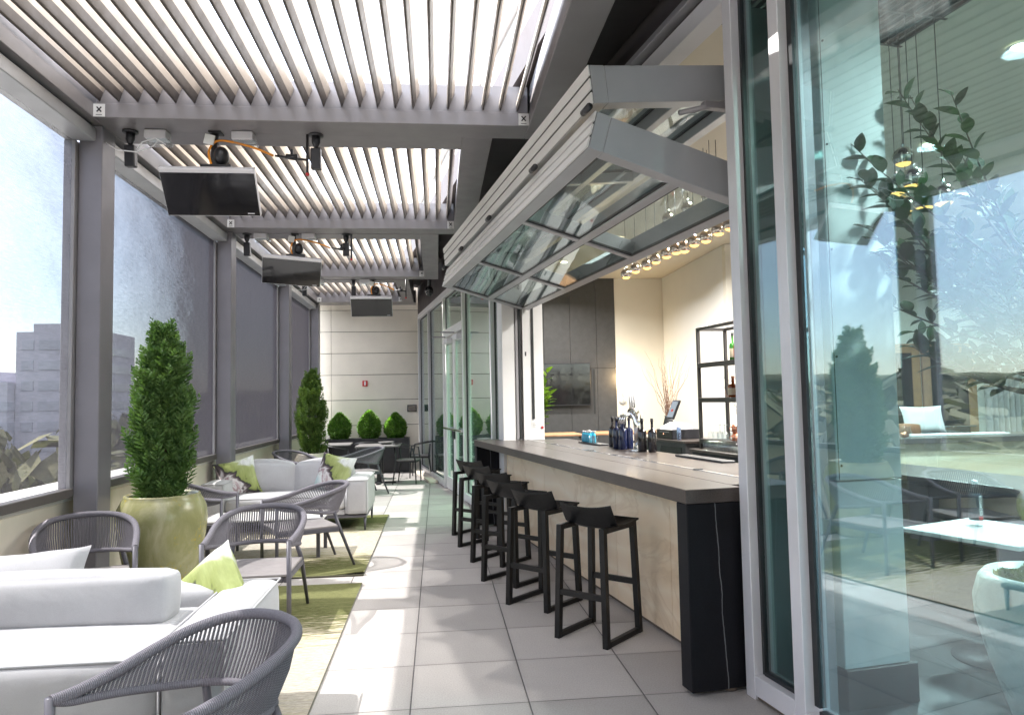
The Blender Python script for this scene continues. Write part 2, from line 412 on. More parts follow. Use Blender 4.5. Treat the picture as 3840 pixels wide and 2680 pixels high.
M['post'] = P('grey post paint', (.205, .197, .222), .42, .2, .08, 2.2, .08, 90)
M['black'] = P('black metal', (.022, .022, .025), .45, 0, .15, 8, .06, 200)
M['blackplastic'] = P('black plastic', (.02, .02, .024), .35, 0, .15)
M['blackgloss'] = P('black glass', (.010, .010, .013), .06, 0, .1, 3, 0, 60, .002, .6)
M['stool'] = P('black stained oak', (.0085, .0085, .009), .42, 0, .2, 14, .2, 120, .002, .35)
M['parapet'] = P('cream stucco', (.78, .71, .61), .85, 0, .05, 4, .25, 160, .003)
M['wallpanel'] = P('beige wall panel', (.76, .70, .62), .75, 0, .05, 2.5, .12, 140, .002)
M['jointdark'] = P('brown joint', (.15, .115, .09), .9)
M['soffit'] = P('dark brown soffit panel', (.050, .040, .042), .6, 0, .18, 1.2, .1, 60)
M['tower'] = P('pale tower cladding', (.62, .62, .63), .55, 0, .04, 1)
M['stone'] = mat_stone(); M['topstone'] = mat_dark_stone('brown leathered stone', (.072, .058, .052), 0, .30)
M['legstone'] = mat_dark_stone('charcoal stone', (.0065, .0065, .009), .5, .55)
M['sofa'] = mat_fabric('white outdoor cloth', (.39, .387, .402)); M['pillow'] = mat_pillow()
M['rope'] = mat_rope('grey rope wrap', (.17, .162, .185)); M['strand'] = mat_rope('grey rope strand', (.17, .162, .182), 180)
M['chairmetal'] = P('dark grey chair metal', (.085, .082, .098), .42, .2, .1)
M['slab'] = P('grey laminate seat', (.22, .205, .205), .5, 0, .06, 9, .05, 200)
M['tablewhite'] = P('white laminate', (.58, .57, .56), .35, 0, .03)
M['pot'] = mat_pot_gold(); M['railbrown'] = P('dark bronze rail', (.085, .075, .072), .5, .1, .08, 3)
M['potpale'] = P('pale mottled glaze', (.50, .45, .36), .35, 0, .22, 5, .1, 30, .006)
M['potteal'] = P('pale celadon glaze', (.62, .68, .64), .3, 0, .12, 5, .1, 30, .006)
M['soil'] = P('potting soil', (.06, .042, .03), .95, 0, .3, 30, .9, 60, .02)
M['moss'] = mat_leaf('moss', (.06, .075, .015), (.16, .18, .03), 30, .2, .9)
M['conifer'] = mat_leaf('conifer needles', (.045, .11, .035), (.16, .26, .08), 9, .2, .6, .1)
M['conifer2'] = mat_leaf('conifer needles warm', (.045, .10, .022), (.17, .25, .055), 9, .2, .6, .1)
M['box'] = mat_leaf('boxwood leaves', (.06, .16, .028), (.20, .34, .07), 9, .3, .4)
M['leaf'] = mat_leaf('broad glossy leaves', (.008, .030, .007), (.022, .058, .012), 9, .15, .65)
M['fig'] = mat_leaf('fig leaves', (.06, .13, .012), (.17, .27, .04), 9, .35, .35)
M['bark'] = P('bark', (.10, .075, .05), .9, 0, .3, 20, .6, 50, .01)
M['twig'] = P('dry twigs', (.20, .11, .075), .8, 0, .2)
M['panedge'] = glass('clear pane', (.86, .95, .92), 1.62, .055, .0)
M['pane'] = glass('aqua tinted pane', (.70, .895, .93), 1.72, .15, .03)
M['pane_dark'] = glass('deep tinted pane', (.55, .74, .72), 1.62, .07, .03)
M['pane_green'] = glass('green tinted pane', (.66, .90, .76), 1.62, .19, .03)
M['roofpane'] = glass('folding window pane', (.86, .92, .91), 1.5, .0, .12)
M['glassware'] = glass('clear glassware', (.93, .95, .95), 1.5, .04, 0, 0)
M['screen'] = mat_screen()
M['cream'] = P('cream plaster', (.76, .73, .655), .8, 0, .025, 1.5, .06, 120)
M['whiteplaster'] = P('white plaster', (.78, .775, .755), .8, 0, .02, 1.5, .06, 120)
M['ceiling'] = P('ceiling paint', (.68, .63, .52), .85, 0, .02, 1.5)
M['darkpanel'] = P('charcoal wall panel', (.060, .060, .062), .55, 0, .14, 9, .15, 40, .003)
M['wood'] = P('oak', (.36, .20, .10), .5, 0, .15, 14, .1, 80)
M['tan'] = P('tan leather', (.20, .085, .04), .5, 0, .12, 10, .2, 90, .003)
M['linen'] = mat_fabric('grey linen', (.50, .47, .45))
M['shelf'] = P('bronze black shelf', (.045, .040, .038), .4, .3, .12)
M['steel'] = P('brushed steel', (.62, .62, .62), .22, 1, .05)
M['chrome'] = P('chrome', (.82, .82, .82), .06, 1, .02)
M['copperball'] = P('smoked mirror ball', (.62, .56, .50), .07, 1, .03)
M['copper'] = P('hammered copper', (.75, .34, .22), .22, 1, .08, 20, .5, 40, .006)
M['glow'] = emit('warm lamp', (1, .47, .12), .8)
M['bulb'] = emit('warm bulb', (1, .72, .36), 6)
M['downlight'] = emit('downlight', (1, .86, .66), 9)
M['pos'] = emit('till display', (.30, .34, .38), .28)
M['red'] = P('red plastic', (.50, .02, .025), .4)
M['redlamp'] = emit('red pilot lamp', (.8, .03, .02), .25)
M['orange'] = P('orange hose', (.80, .28, .015), .5)
M['paperwhite'] = P('white paper', (.80, .80, .78), .7, 0, .02)
M['ink'] = P('dark ink', (.03, .03, .035), .6)
M['cablewhite'] = P('white cable', (.72, .72, .74), .5)
M['bottle_blue'] = P('navy glass bottle', (.012, .018, .06), .08, 0, .1, 5, 0, 60, .002, .6)
M['bottle_dark'] = P('dark glass bottle', (.012, .010, .012), .08, 0, .1, 5, 0, 60, .002, .6)
M['bottle_amber'] = P('amber bottle', (.22, .045, .010), .1, 0, .2)
M['bottle_green'] = P('green bottle', (.03, .16, .02), .12, 0, .2)
M['cyan'] = P('sky blue bottle', (.04, .42, .62), .25, 0, .1)
M['label'] = P('cream label', (.70, .62, .46), .6)
M['redlabel'] = P('red label', (.45, .03, .025), .5)
M['silvercan'] = P('blue silver can', (.28, .36, .52), .25, .8, .2, 30)
M['trees'] = mat_leaf('far foliage', (.08, .09, .05), (.20, .18, .10), .25, .1, .9)  # lightened, so the haze over distant trees is in the colour
M['far_bldg'] = P('haze-pale far concrete', (.44, .44, .50), .8, 0, .06, .2)  # haze over the distant blocks is put into this pale bluish colour
M['far_win'] = P('far window', (.37, .385, .44), .2, 0, .1, .3)
M['far_roof'] = P('white membrane roof', (.74, .72, .68), .8, 0, .08, .3)
M['asphalt'] = P('ground cover', (.085, .085, .06), .9, 0, .3, .05)

# ------------------------------------------------------------------ camera, world, sun
cam = bpy.data.cameras.new('Camera'); co = bpy.data.objects.new('Camera', cam); C.objects.link(co); sc.camera = co
yaw, pitch, roll = .10424, .05857, -.01867
fwd = Vector((math.sin(yaw)*math.cos(pitch), math.cos(yaw)*math.cos(pitch), math.sin(pitch)))
rt = Vector((math.cos(yaw), -math.sin(yaw), 0)); up = rt.cross(fwd)
r2 = rt*math.cos(roll)+up*math.sin(roll); u2 = up*math.cos(roll)-rt*math.sin(roll)
mw = Matrix((r2, u2, -fwd)).transposed().to_4x4(); mw.translation = (.15684, -3.8012, 1.5626); co.matrix_world = mw
cam.sensor_width = 36; cam.lens = 36*2699.6/3840; cam.clip_start = .05; cam.clip_end = 3000
# shadows run towards +X and a little towards the camera; the sun stands 55 degrees high
trav = Vector((1, -.1, -1.405)).normalized()
sl = bpy.data.lights.new('Sun', 'SUN'); so = bpy.data.objects.new('Sun', sl); C.objects.link(so)
so.rotation_euler = trav.to_track_quat('-Z', 'Y').to_euler(); sl.energy = 5.0; sl.angle = R(.55); sl.color = (1, .955, .89)
wd = bpy.data.worlds.new('World'); sc.world = wd; wd.use_nodes = True; nt = wd.node_tree; nt.nodes.clear()
wo = N(nt, 'OutputWorld'); bg = N(nt, 'Background'); sk = N(nt, 'TexSky', sky_type='NISHITA'); sk.sun_disc = False
sk.sun_elevation = math.asin(-trav.z); sk.sun_rotation = math.atan2(-trav.x, -trav.y); sk.altitude = 50; sk.dust_density = .7; sk.air_density = 1.0
tcw = N(nt, 'TexCoord'); mpw = N(nt, 'Mapping'); mpw.inputs['Scale'].default_value = (1, 1, 3.4); L(nt, tcw.outputs['Generated'], mpw.inputs[0])
cl = ramp(nt, noise_(nt, mpw.outputs[0], 1.5, 4, .5, .2), ((.22, (0, 0, 0)), (.80, (1, 1, 1))))
sz = N(nt, 'SeparateXYZ'); L(nt, tcw.outputs['Generated'], sz.inputs[0])
hi = ramp(nt, sz.outputs[2], ((.10, (.12, .12, .12)), (.75, (1, 1, 1))))
cl = math_(nt, 'MULTIPLY', cl, hi)
skc = mixc(nt, math_(nt, 'MULTIPLY', cl, .9), sk.outputs[0], (18, 17.5, 16.8))
L(nt, skc, bg.inputs[0]); bg.inputs[1].default_value = .12; L(nt, bg.outputs[0], wo.inputs[0])
sc.view_settings.view_transform = 'Standard'; sc.view_settings.look = 'None'; sc.view_settings.exposure = 2.45; sc.view_settings.gamma = 1
cy = sc.cycles; cy.use_denoising = True; cy.max_bounces = 9; cy.diffuse_bounces = 4; cy.glossy_bounces = 4; cy.transmission_bounces = 6; cy.transparent_max_bounces = 28
cy.caustics_reflective = False; cy.caustics_refractive = False; cy.sample_clamp_indirect = 6
try: cy.denoiser = 'OPENIMAGEDENOISE'; cy.denoising_input_passes = 'RGB_ALBEDO_NORMAL'
except Exception: pass

# ------------------------------------------------------------------ ground, floors
b = MB(); b.quad((-1500, -1500, -16), (1500, -1500, -16), (1500, 1500, -16), (-1500, 1500, -16)); tag(b.obj('ground', M['asphalt']), kind='structure')
b = MB(); b.box(-3.3, 3.4, -9, 13.3, -.3, 0)
tag(b.obj('terrace_floor', M['paver']), kind='structure')
b = MB(); p0, p1 = F(.06, -7), F(.06, 13.4)
b.prism([(p0.x, p0.y), (11, -7), (11, 13.4), (p1.x, p1.y)], -.05, .006)
tag(b.obj('interior_floor', M['infloor']), kind='structure')
b = MB(); p0, p1 = F(.06, -7), F(.06, 13.2)
b.prism([(p0.x, p0.y), (11, -7), (11, 13.1), (p1.x, p1.y)], 4.0, 4.09)
tag(b.obj('interior_ceiling', M['ceiling']), kind='structure')

# far scenery seen through the screens and in the glass
def blob_forest():
    b = MB(); rnd = random.Random(3); vs = []; fs = []
    for i in range(1500):
        d = 28+rnd.random()**1.6*520; a = R(95)+rnd.random()*R(130)
        x, y = math.cos(a)*d*1.0-12, math.sin(a)*d*.0+ (rnd.random()*2-.75)*d*1.05
        if x > -26: continue
        r = 2.4+rnd.random()*2.6; top = -16+10.5+rnd.random()*5.5+min(7, d*.019)
        for k in range(130 if d < 130 else 50):
            v = Vector((rnd.gauss(0, 1), rnd.gauss(0, 1), rnd.gauss(0, 1))).normalized()
            v = Vector((v.x*r, v.y*r, v.z*r*1.05))*(.75+.35*rnd.random())
            c = Vector((x, y, top-r))+v; s_ = r*(.20 if d < 130 else .36)
            e1 = v.orthogonal().normalized()*s_; e2 = v.cross(e1).normalized()*s_
            t = v.normalized()*s_*.3*rnd.uniform(-1, 1)
            n0 = len(vs); vs += [c-e1-e2*.6, c+e1-e2*.5+t, c+e1*.7+e2, c-e1*.8+e2*.8-t]; fs.append((n0, n0+1, n0+2, n0+3))
        n0 = len(vs); vs += [Vector((x-r, y-r, -16)), Vector((x+r, y+r, -16)), Vector((x+r*.8, y+r*.8, top-r)), Vector((x-r*.8, y-r*.8, top-r))]; fs.append((n0, n0+1, n0+2, n0+3))
    b._put(vs, fs, False); return b.obj('distant_trees', M['trees'])
tag(blob_forest(), kind='stuff')
# long wooded ridge that closes the horizon
b = MB(); vs = []; fs = []; n = 400
for i in range(n):
    a = R(20)+R(360)*i/(n-1); x, y = math.cos(a)*900, math.sin(a)*900
    h = 6+16*mnoise.fractal(Vector((i*.035, 2, 0)), .9, 2, 5)+2.5*mnoise.noise(Vector((i*1.3, 5, 0)))+14
    vs += [(x, y, -16), (x*.98, y*.98, h*.6), (x*1.03, y*1.03, h)]
for i in range(n-1):
    for k in range(2): fs.append((i*3+k, i*3+3+k, i*3+4+k, i*3+1+k))
b._put(vs, fs, True); tag(b.obj('wooded_hills', M['trees']), kind='structure')

def tower(name, label, x0, x1, y0, y1, steps, wx):
    t = thing(name, label, 'building', ((x0+x1)/2, y0, -16)); cx = (x0+x1)/2
    b = MB()
    for a, c, z in steps: b.box(a-cx, c-cx, 0, y1-y0, 0, z+16)
    b.obj('wall', M['far_bldg'], t)
    for a, c, z in steps:
        zz = -16+4
        while zz < z-2:
            b = MB(); b.box(a-cx+.9, c-cx+.12, -.12, y1-y0-.9, zz+16, zz+17.5); b.obj('window_band', M['far_win'], t); zz += 3.3
    return t
tower('apartment_tower', 'tall stepped tower block behind the nearest screen, beyond the trees', -67.5, -52, 120, 146, [(-67.5, -64.9, 14), (-64.9, -59.6, 15.3)], 1.7)
tower('office_block', 'low flat office block left of the stepped tower behind the screen', -96, -69, 118, 138, [(-96, -70.2, 7.6), (-70.2, -67.6, 5.8)], 2.2)
t = thing('podium_roof', 'white flat roof just below the parapet outside the nearest screen', 'roof', (-14, 8, -16))
b = MB(); b.box(-6, 5, -22, 22, 0, 11.2); b.obj('wall', M['parapet'], t)
b = MB(); b.box(-5.7, 4.7, -21.7, 21.7, 11.2, 11.25); b.obj('membrane', M['far_roof'], t)
b = MB(); b.box(-6, -5.7, -22, 22, 11.2, 11.8); b.box(4.7, 5, -22, 22, 11.2, 11.8); b.obj('coping', M['far_roof'], t)
b = MB(); b.box(-2, 0, -6, -3, 11.25, 12.6, .05); b.box(-2.2, -.4, 4, 8, 11.25, 12.3, .05); b.obj('vent_unit', M['alu_dark'], t)

# ------------------------------------------------------------------ terrace: parapet, posts, screens, pergola
t = thing('parapet_wall', 'cream stucco parapet wall below the grey screens', 'wall', (-2.72, 0, 0))
b = MB(); b.box(-.55, 0, -9, 13.1, 0, .84, .008); b.obj('stucco_face', M['parapet'], t)
b = MB(); b.box(-.62, .015, -9, 13.1, .84, .885, .006); b.obj('coping', M['far_roof'], t)

BAYS = [(-8.2, -5.25, 1.95), (-4.67, -1.67, 1.45), (-1.09, 1.92, .93), (2.50, 5.48, .40), (6.10, 9.09, -.05), (9.75, 12.35, -.59)]  # first bay is out of view, added to cut sky light from behind
POSTS = [-4.96, -1.38, 2.2, 5.79, 9.42, 12.62]
pg = thing('pergola', 'grey metal louvered pergola with square posts over the terrace', 'pergola', (-2.45, 2, 0))
def pp(*a): return (a[0]+2.45, a[1]+2.45, a[2]-2, a[3]-2, a[4], a[5])
ZB = 3.79
for y in POSTS:
    b = MB(); b.box(*pp(-2.63, -2.452, y-.115, y+.115, 0.0, ZB-.002), bev=.006)
    o = b.obj('post', M['post'], pg)
    b = MB(); b.box(*pp(-2.66, -2.425, y-.14, y+.14, 0.0, .012)); b.obj('base_plate', M['alu_dark'], o)
def blade_section(i, x, zc, w=.15, th=.046, lean=R(70)):
    pts = []
    for k in range(9):
        u = -1+2*k/8; pts.append((u*w/2, th/2*math.sqrt(max(0, 1-u*u*.96))+.010*(1-u*u)))
    for k in range(8, -1, -1):
        u = -1+2*k/8; pts.append((u*w/2, -th/2*math.sqrt(max(0, 1-u*u*.96))*.5+.010*(1-u*u)))
    ca, sa = math.cos(lean), math.sin(lean)
    return [(x+p[0]*ca-p[1]*sa, zc+p[0]*sa+p[1]*ca) for p in pts]
for i, (y0, y1, xr) in enumerate(BAYS):
    # louver blades run along the terrace
    b = MB(); n = round((xr+2.45-.11)/.14)+1; pit = (xr+2.45-.11)/(n-1)
    for k in range(n):
        x = -2.45+.05+k*pit
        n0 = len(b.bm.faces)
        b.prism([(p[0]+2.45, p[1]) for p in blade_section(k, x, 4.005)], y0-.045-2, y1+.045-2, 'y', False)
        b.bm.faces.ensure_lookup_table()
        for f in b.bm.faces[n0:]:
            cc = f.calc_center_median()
            if len(f.verts) == 4 and cc.z < 4.003 and (cc.x-2.45-x) > (cc.z-4.005)*.364-.004: f.material_index = 1  # lower right faces get the dark colour that stands for shade
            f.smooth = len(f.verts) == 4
    o = b.obj('louver_panel', [M['blade'], M['bladeshade']], pg)
    # gutter frame of the bay: near/far faces with a set-back upper lip, left and right beams
    ya = y0-.30 if i else y0-.3; yb = y1+.29
    b = MB()
    b.box(*pp(-2.73, -2.45, ya, yb, ZB, 3.905), bev=.004); b.box(*pp(-2.73, -2.50, ya, yb, 3.906, 4.14))
    b.obj('side_beam', M['beam'], pg)
    b = MB()
    b.box(*pp(xr, xr+.25, ya, yb, ZB, 3.905), bev=.004); b.box(*pp(xr+.02, xr+.25, ya, yb, 3.906, 4.14))
    b.obj('side_beam', M['beam'], pg)
    for q, (a, c) in enumerate(((ya+.002, y0), (y1, yb-.002))):
        b = MB(); b.box(*pp(-2.448, xr-.002, a, c, ZB+.001, 3.904), bev=.004)
        if q: b.box(*pp(-2.448, xr-.002, c-.24, c, 3.906, 4.14))
        else: b.box(*pp(-2.448, xr-.002, a, a+.24, 3.906, 4.14))
        b.obj('cross_beam', M['beam'], pg)
    # white corner plates with the maker's cross
    for x in (-2.449, xr-.085):
        b = MB(); b.box(*pp(x, x+.085, y1-.004, y1-.0005, ZB+.006, 3.895)); o = b.obj('corner_plate', M['white'], pg)
        b = MB()
        for a in (.72, -.72):
            m = Matrix.Translation((x+.0425+2.45, y1-.0052-2, ZB+.062)) @ Matrix.Rotation(a, 4, 'Y')
            b.box(-.005, .005, -.0008, .0008, -.026, .026, M=m)
        b.box(*pp(x+.02, x+.065, y1-.006, y1-.0045, ZB+.018, ZB+.022))
        b.obj('cross_mark', M['ink'], o)
# last short soffit between the pergola and the back wall
b = MB(); b.box(*pp(-2.73, -.3, 12.65, 13.05, ZB+.02, 4.1)); b.obj('end_beam', M['beam'], pg)

SCL = ['grey sun screen of the bay behind the camera', 'see-through grey sun screen nearest the camera, city tower showing behind', 'grey sun screen behind the large potted conifer', 'dark grey sun screen behind the white sofa with cushions, third from the camera', 'narrowest dark grey sun screen beside the beige end wall']
for i in range(6):
    y0 = (-5 if i == 0 else POSTS[i-1]+.118); y1 = POSTS[i]-.118
    if i == 0: continue
    yc = (y0+y1)/2; h = (y1-y0)/2
    t = thing('sun_screen', SCL[i-1], 'sun screen', (-2.66, yc, .89), 0, 'sun screens between the pergola posts')
    b = MB(); vs = []; fs = []; ny, nz = 40, 30
    for a in range(ny+1):
        for c in range(nz+1):
            y = -h+.035+(2*h-.07)*a/ny; z = .055+(2.72)*c/nz
            e = min(1, (a if a < ny/2 else ny-a)/4)
            k = 1 if a > ny/2 else -1
            wv = .0035*math.sin(c*1.15+a*.55*k)*math.exp(-((ny-a) if k > 0 else a)*.16)*(0.3 if c < 4 else 1)*min(1, ((ny-a) if k > 0 else a)/1.5)+.002*mnoise.noise(Vector((a*.2, c*.3, i)))*e
            vs.append((wv, y, z))
    for a in range(ny):
        for c in range(nz): q = a*(nz+1)+c; fs.append((q, q+nz+1, q+nz+2, q+1))
    b._put(vs, fs, True); b.obj('fabric', M['screen'], t)
    b = MB(); b.box(-.06, .16, -h, h, 2.77, 2.872, .006); b.obj('headbox', M['alu_blue'], t)
    for sgn in (-1, 1):
        b = MB(); y = sgn*(h-.02); b.box(-.06, .026, y-(.02 if sgn > 0 else .135), y+(.135 if sgn > 0 else .02), .0, 2.768, .003); b.obj('side_track', M['alu_dark'], t)
    b = MB(); b.box(-.045, .055, -h+.041, h-.041, -.002, .062, .004); b.obj('bottom_rail', M['railbrown'], t)

# ------------------------------------------------------------------ back wall
t = thing('back_wall', 'beige panelled end wall of the terrace with thin brown joints', 'wall', (-.5, 13.12, 0))
zj = [0, .35, 1.04, 1.62, 2.2, 2.7, 3.2, 3.7, 4.3]
for a, c in zip(zj[:-1], zj[1:]):
    for x0, x1 in ((-3.3, -2.27), (-2.262, 5.5)):
        b = MB(); b.box(x0+.5, x1+.5, 0, .12, a+.006, c-.006, .003); b.obj('wall_panel', M['wallpanel'], t)
b = MB(); b.box(-2.8, 6, .03, .2, 0, 4.3); b.obj('joint_backing', M['jointdark'], t)
t = thing('sky_block_wall', 'unseen beige wall added behind the camera to block sky light', 'wall', (0, -8.6, 0))  # out of view, added to keep sky light from behind off the terrace
b = MB(); b.box(-3.3, 3.4, -.2, 0, 0, 4.15); b.obj('wall_panel', M['wallpanel'], t)
t = thing('fire_alarm', 'red fire alarm strobe with white lens on the beige end wall', 'fire alarm', (-1.5, 13.12, 2.0))
b = MB(); b.box(-.06, .06, -.05, 0, -.065, .065, .012, 3); b.obj('housing', M['red'], t)
b = MB(); b.box(-.018, .022, -.062, -.049, -.045, .05, .006, 2); b.obj('lens', M['white'], t)
t = thing('wall_box', 'small black rectangular box on the beige end wall near the glass', 'wall box', (-.43, 13.12, 1.41))
b = MB(); b.box(-.11, .11, -.03, 0, -.08, .08, .006); b.obj('cover', M['blackplastic'], t)
b = MB(); b.box(-.09, .09, -.034, -.031, -.06, .06); b.obj('lens', M['blackgloss'], t)

# ------------------------------------------------------------------ building above: soffit, spandrel and tower
bt = thing('glass_tower', 'pale building rising over the bar front with dark soffit', 'building', tuple(F0), FA)
b = MB(); b.box(-.64, 2.0, -6.8, 13.0, 4.18, 4.5); b.obj('soffit', M['soffit'], bt)
b = MB(); b.box(-.02, .12, -6.8, 5.2, 3.86, 4.178); b.obj('spandrel', M['soffit'], bt)
b = MB(); b.box(-.05, .14, 5.22, 13.0, 3.56, 4.178); b.obj('spandrel', M['soffit'], bt)
b = MB(); b.box(-.10, -.022, -6.8, 5.2, 3.885, 3.93, .004); b.obj('drip_trim', M['alu_dark'], bt)
b = MB(); b.box(-.4, 2.0, -6.8, 13.0, 4.502, 34); b.obj('wall', M['tower'], bt)
for k in range(7):
    for j in range(9):
        b = MB(); z = 5.3+k*4; s0 = -6+j*2.1
        b.box(-.44, -.39, s0, s0+1.5, z, z+2.2); o = b.obj('window', M['pane_dark'] if 0 else M['far_win'], bt)
        b = MB(); b.box(-.47, -.385, s0-.06, s0+1.56, z-.09, z-.002); b.obj('sill', M['white'], o)

# ------------------------------------------------------------------ facade near: fixed glazing beside the bar
g = thing('glass_wall', 'tall aqua glass wall in silver frame right of the bar', 'glass wall', tuple(F0), FA)
def gbox(par, name, mat, w0, w1, s0, s1, z0, z1, bev=.003):
    b = MB(); b.box(w0, w1, s0, s1, z0, z1, bev); return b.obj(name, mat, par)
gbox(g, 'mullion', M['alu'], -.045, .09, -.115, -.035, .0, 3.74)
gbox(g, 'mullion', M['alu'], -.045, .09, -.52, -.44, .0, 3.74)
gbox(g, 'header', M['alu'], -.045, .09, -6.0, -.035, 3.742, 3.86)
gbox(g, 'header', M['alu'], -.045, .09, -.033, 5.1, 3.742, 3.86)
gbox(g, 'sill', M['alu'], -.045, .09, -.438, -.117, .025, .125)
gbox(g, 'sill', M['alu'], -.045, .09, -6, -.522, .025, .10)
gbox(g, 'sill_shim', M['jointdark'], -.03, .06, -6, -.02, .004, .0245)
gbox(g, 'narrow_pane', M['pane_dark'], .016, .026, -.42, -.135, .13, 3.735, 0)
gbox(g, 'large_pane', M['pane'], .016, .026, -5.9, -.56, .105, 3.735, 0)
for s in (-.126, -.429, -.535):
    gbox(g, 'gasket', M['gasket'], .004, .04, s-(.010 if s > -.5 else .022), s+(.010 if s > -.5 else .014), .127, 3.738, 0)
gbox(g, 'gasket', M['gasket'], .0, .042, -.418, -.137, .126, .142, 0); gbox(g, 'gasket', M['gasket'], .0, .042, -5.9, -.558, .101, .116, 0)
gbox(g, 'gasket', M['gasket'], .0, .042, -.418, -.137, 3.72, 3.7405, 0)

# wall end that closes the bar opening at the camera side, seen through the narrow pane
t = thing('jamb_panel', 'dark panelled jamb behind the narrow pane of the glass wall', 'jamb', tuple(F0), FA)
gbox(t, 'panel', M['alu_dark'], .10, .29, -.03, .10, .01, 3.74); gbox(t, 'panel', M['alu_dark'], .298, .60, -.03, .10, .01, 3.74)
gbox(t, 'upper_infill', M['alu_dark'], .045, .20, -.44, -.34, .01, 3.74)

# clad column indoors
t = thing('clad_column', 'pale metal clad column behind the aqua glass', 'column', tuple(F(.5, -.2)), FA)
gbox(t, 'cladding', M['whiteplaster'], -.19, .20, -.16, .155, .0, 1.118, .004)
gbox(t, 'cladding', M['whiteplaster'], -.194, .20, -.164, .155, 1.126, 3.995, .004)
gbox(t, 'baseboard', M['shelf'], -.20, .225, -.185, .14, .0, .20, .004)
gbox(t, 'joint_line', M['gasket'], -.182, -.178, -.1655, -.1642, 1.13, 3.995, 0)
for z in (1.2, 1.75, 2.3, 2.85, 3.4):
    b = MB(); b.sphere((-.165, -.165, z), .0065, 10, 6); b.obj('screw', M['black'], t)

# ------------------------------------------------------------------ facade far: green glazing with double door
g = thing('entrance_glazing', 'green tinted glazing with white double door beyond the bar', 'glass wall', tuple(F0), FA)
H = 3.44
ms = [5.30, 5.74, 7.68, 9.56, 11.45, 13.02]
for i, s in enumerate(ms):
    gbox(g, 'mullion', M['white'] if i in (2, 3) else M['alu'], -.05, .085, s-.035, s+.035, .0, H)
gbox(g, 'head_rail', M['alu'], -.05, .085, 5.265, 13.055, H+.002, 3.555)
for a, c in zip(ms[:-1], ms[1:]):
    door = a == 7.68
    z0 = 2.83 if door else .13
    gbox(g, 'pane', M['pane_green'], .012, .022, a+.04, c-.04, z0+.012, H-.004, 0)
    gbox(g, 'gasket', M['gasket'], .002, .036, a+.0352, a+.06, z0, H, 0); gbox(g, 'gasket', M['gasket'], .002, .036, c-.05, c-.0352, z0, H, 0)
    gbox(g, 'gasket', M['gasket'], .002, .036, a+.061, c-.051, H-.02, H-.001, 0)
    if not door:
        gbox(g, 'bottom_rail', M['alu'], -.045, .08, a+.036, c-.036, .012, .13)
        gbox(g, 'gasket', M['gasket'], .002, .036, a+.061, c-.051, .1305, .142, 0)
gbox(g, 'door_head', M['white'], -.06, .08, 7.716, 9.524, 2.69, 2.83)
for k, (a, c) in enumerate(((7.725, 8.612), (8.622, 9.515))):
    d = gbox(g, 'door_leaf', M['white'], -.02, .04, a, a+.09, .012, 2.68)
    for s0, s1, z0, z1 in ((c-.09, c, .012, 2.68), (a+.092, c-.092, 2.58, 2.68), (a+.092, c-.092, .012, .22)):
        gbox(d, 'stile', M['white'], -.018, .038, s0, s1, z0, z1)
    gbox(d, 'door_pane', M['pane_green'], .006, .016, a+.092, c-.092, .222, 2.578, 0)
    gbox(d, 'push_bar', M['steel'], -.075, -.045, a+.03, c-.03, 1.06, 1.10, .008)
    gbox(d, 'lock_case', M['blackplastic'], -.05, -.021, (c-.075 if k == 0 else a+.02), (c-.015 if k == 0 else a+.08), .92, 1.10, .006)
    gbox(d, 'door_closer', M['alu'], -.12, -.022, (a+.1), (a+.42), 2.55, 2.64, .008)
    b = MB(); b.tube([(-.11, a+.3, 2.67), (-.30, a+.5, 2.69), (-.09, a+.75, 2.71)], .013, 6); b.obj('closer_arm', M['alu_dark'], d)
t = thing('entrance_threshold', 'white stone threshold under the end of the green glazing', 'threshold', tuple(F0), FA)
gbox(t, 'slab', M['parapet'], -.22, -.05, 10.3, 13.0, .004, .05, .006)

# white pillar that ends the bar opening
t = thing('white_pillar', 'white wall end with dark window tracks at the far side of bar', 'pillar', tuple(F(0, 5.17)), FA)
gbox(t, 'wall', M['white'], -.055, .10, -.10, .09, .0, H)
gbox(t, 'wall', M['white'], .205, .47, -.10, .09, .0, H+.4)
gbox(t, 'wall', M['white'], .103, .202, -.06, .09, .0, H)
gbox(t, 'track', M['alu_dark'], .118, .15, -.093, -.0605, 1.08, H, .002); gbox(t, 'track', M['gasket'], .158, .186, -.09, -.0605, 1.08, H, .002)
gbox(t, 'track', M['gasket'], .318, .345, -.118, -.1005, 1.32, 2.9, .002)
gbox(t, 'track', M['gasket'], .20, .2045, -.104, -.1005, 1.08, 3.2, 0)
gbox(t, 'keyhole', M['black'], .236, .252, -.104, -.1003, 2.10, 2.15, 0)
n = gbox(t, 'notice', M['paperwhite'], .305, .365, -.1035, -.1005, 1.20, 1.30, 0)
b = MB()
for k in range(5): b.box(.312, .358-(k % 2)*.012, -.1045, -.1037, 1.215+k*.015, 1.219+k*.015)
b.obj('print_line', M['ink'], n)
b = MB(); b.lathe([(.0, .012), (.016, .010), (.018, 0)], 16); o = b.obj('stop_button', M['red'], t); o.rotation_euler = (PI/2, 0, 0); o.location = (.44, -.1005, 1.215)

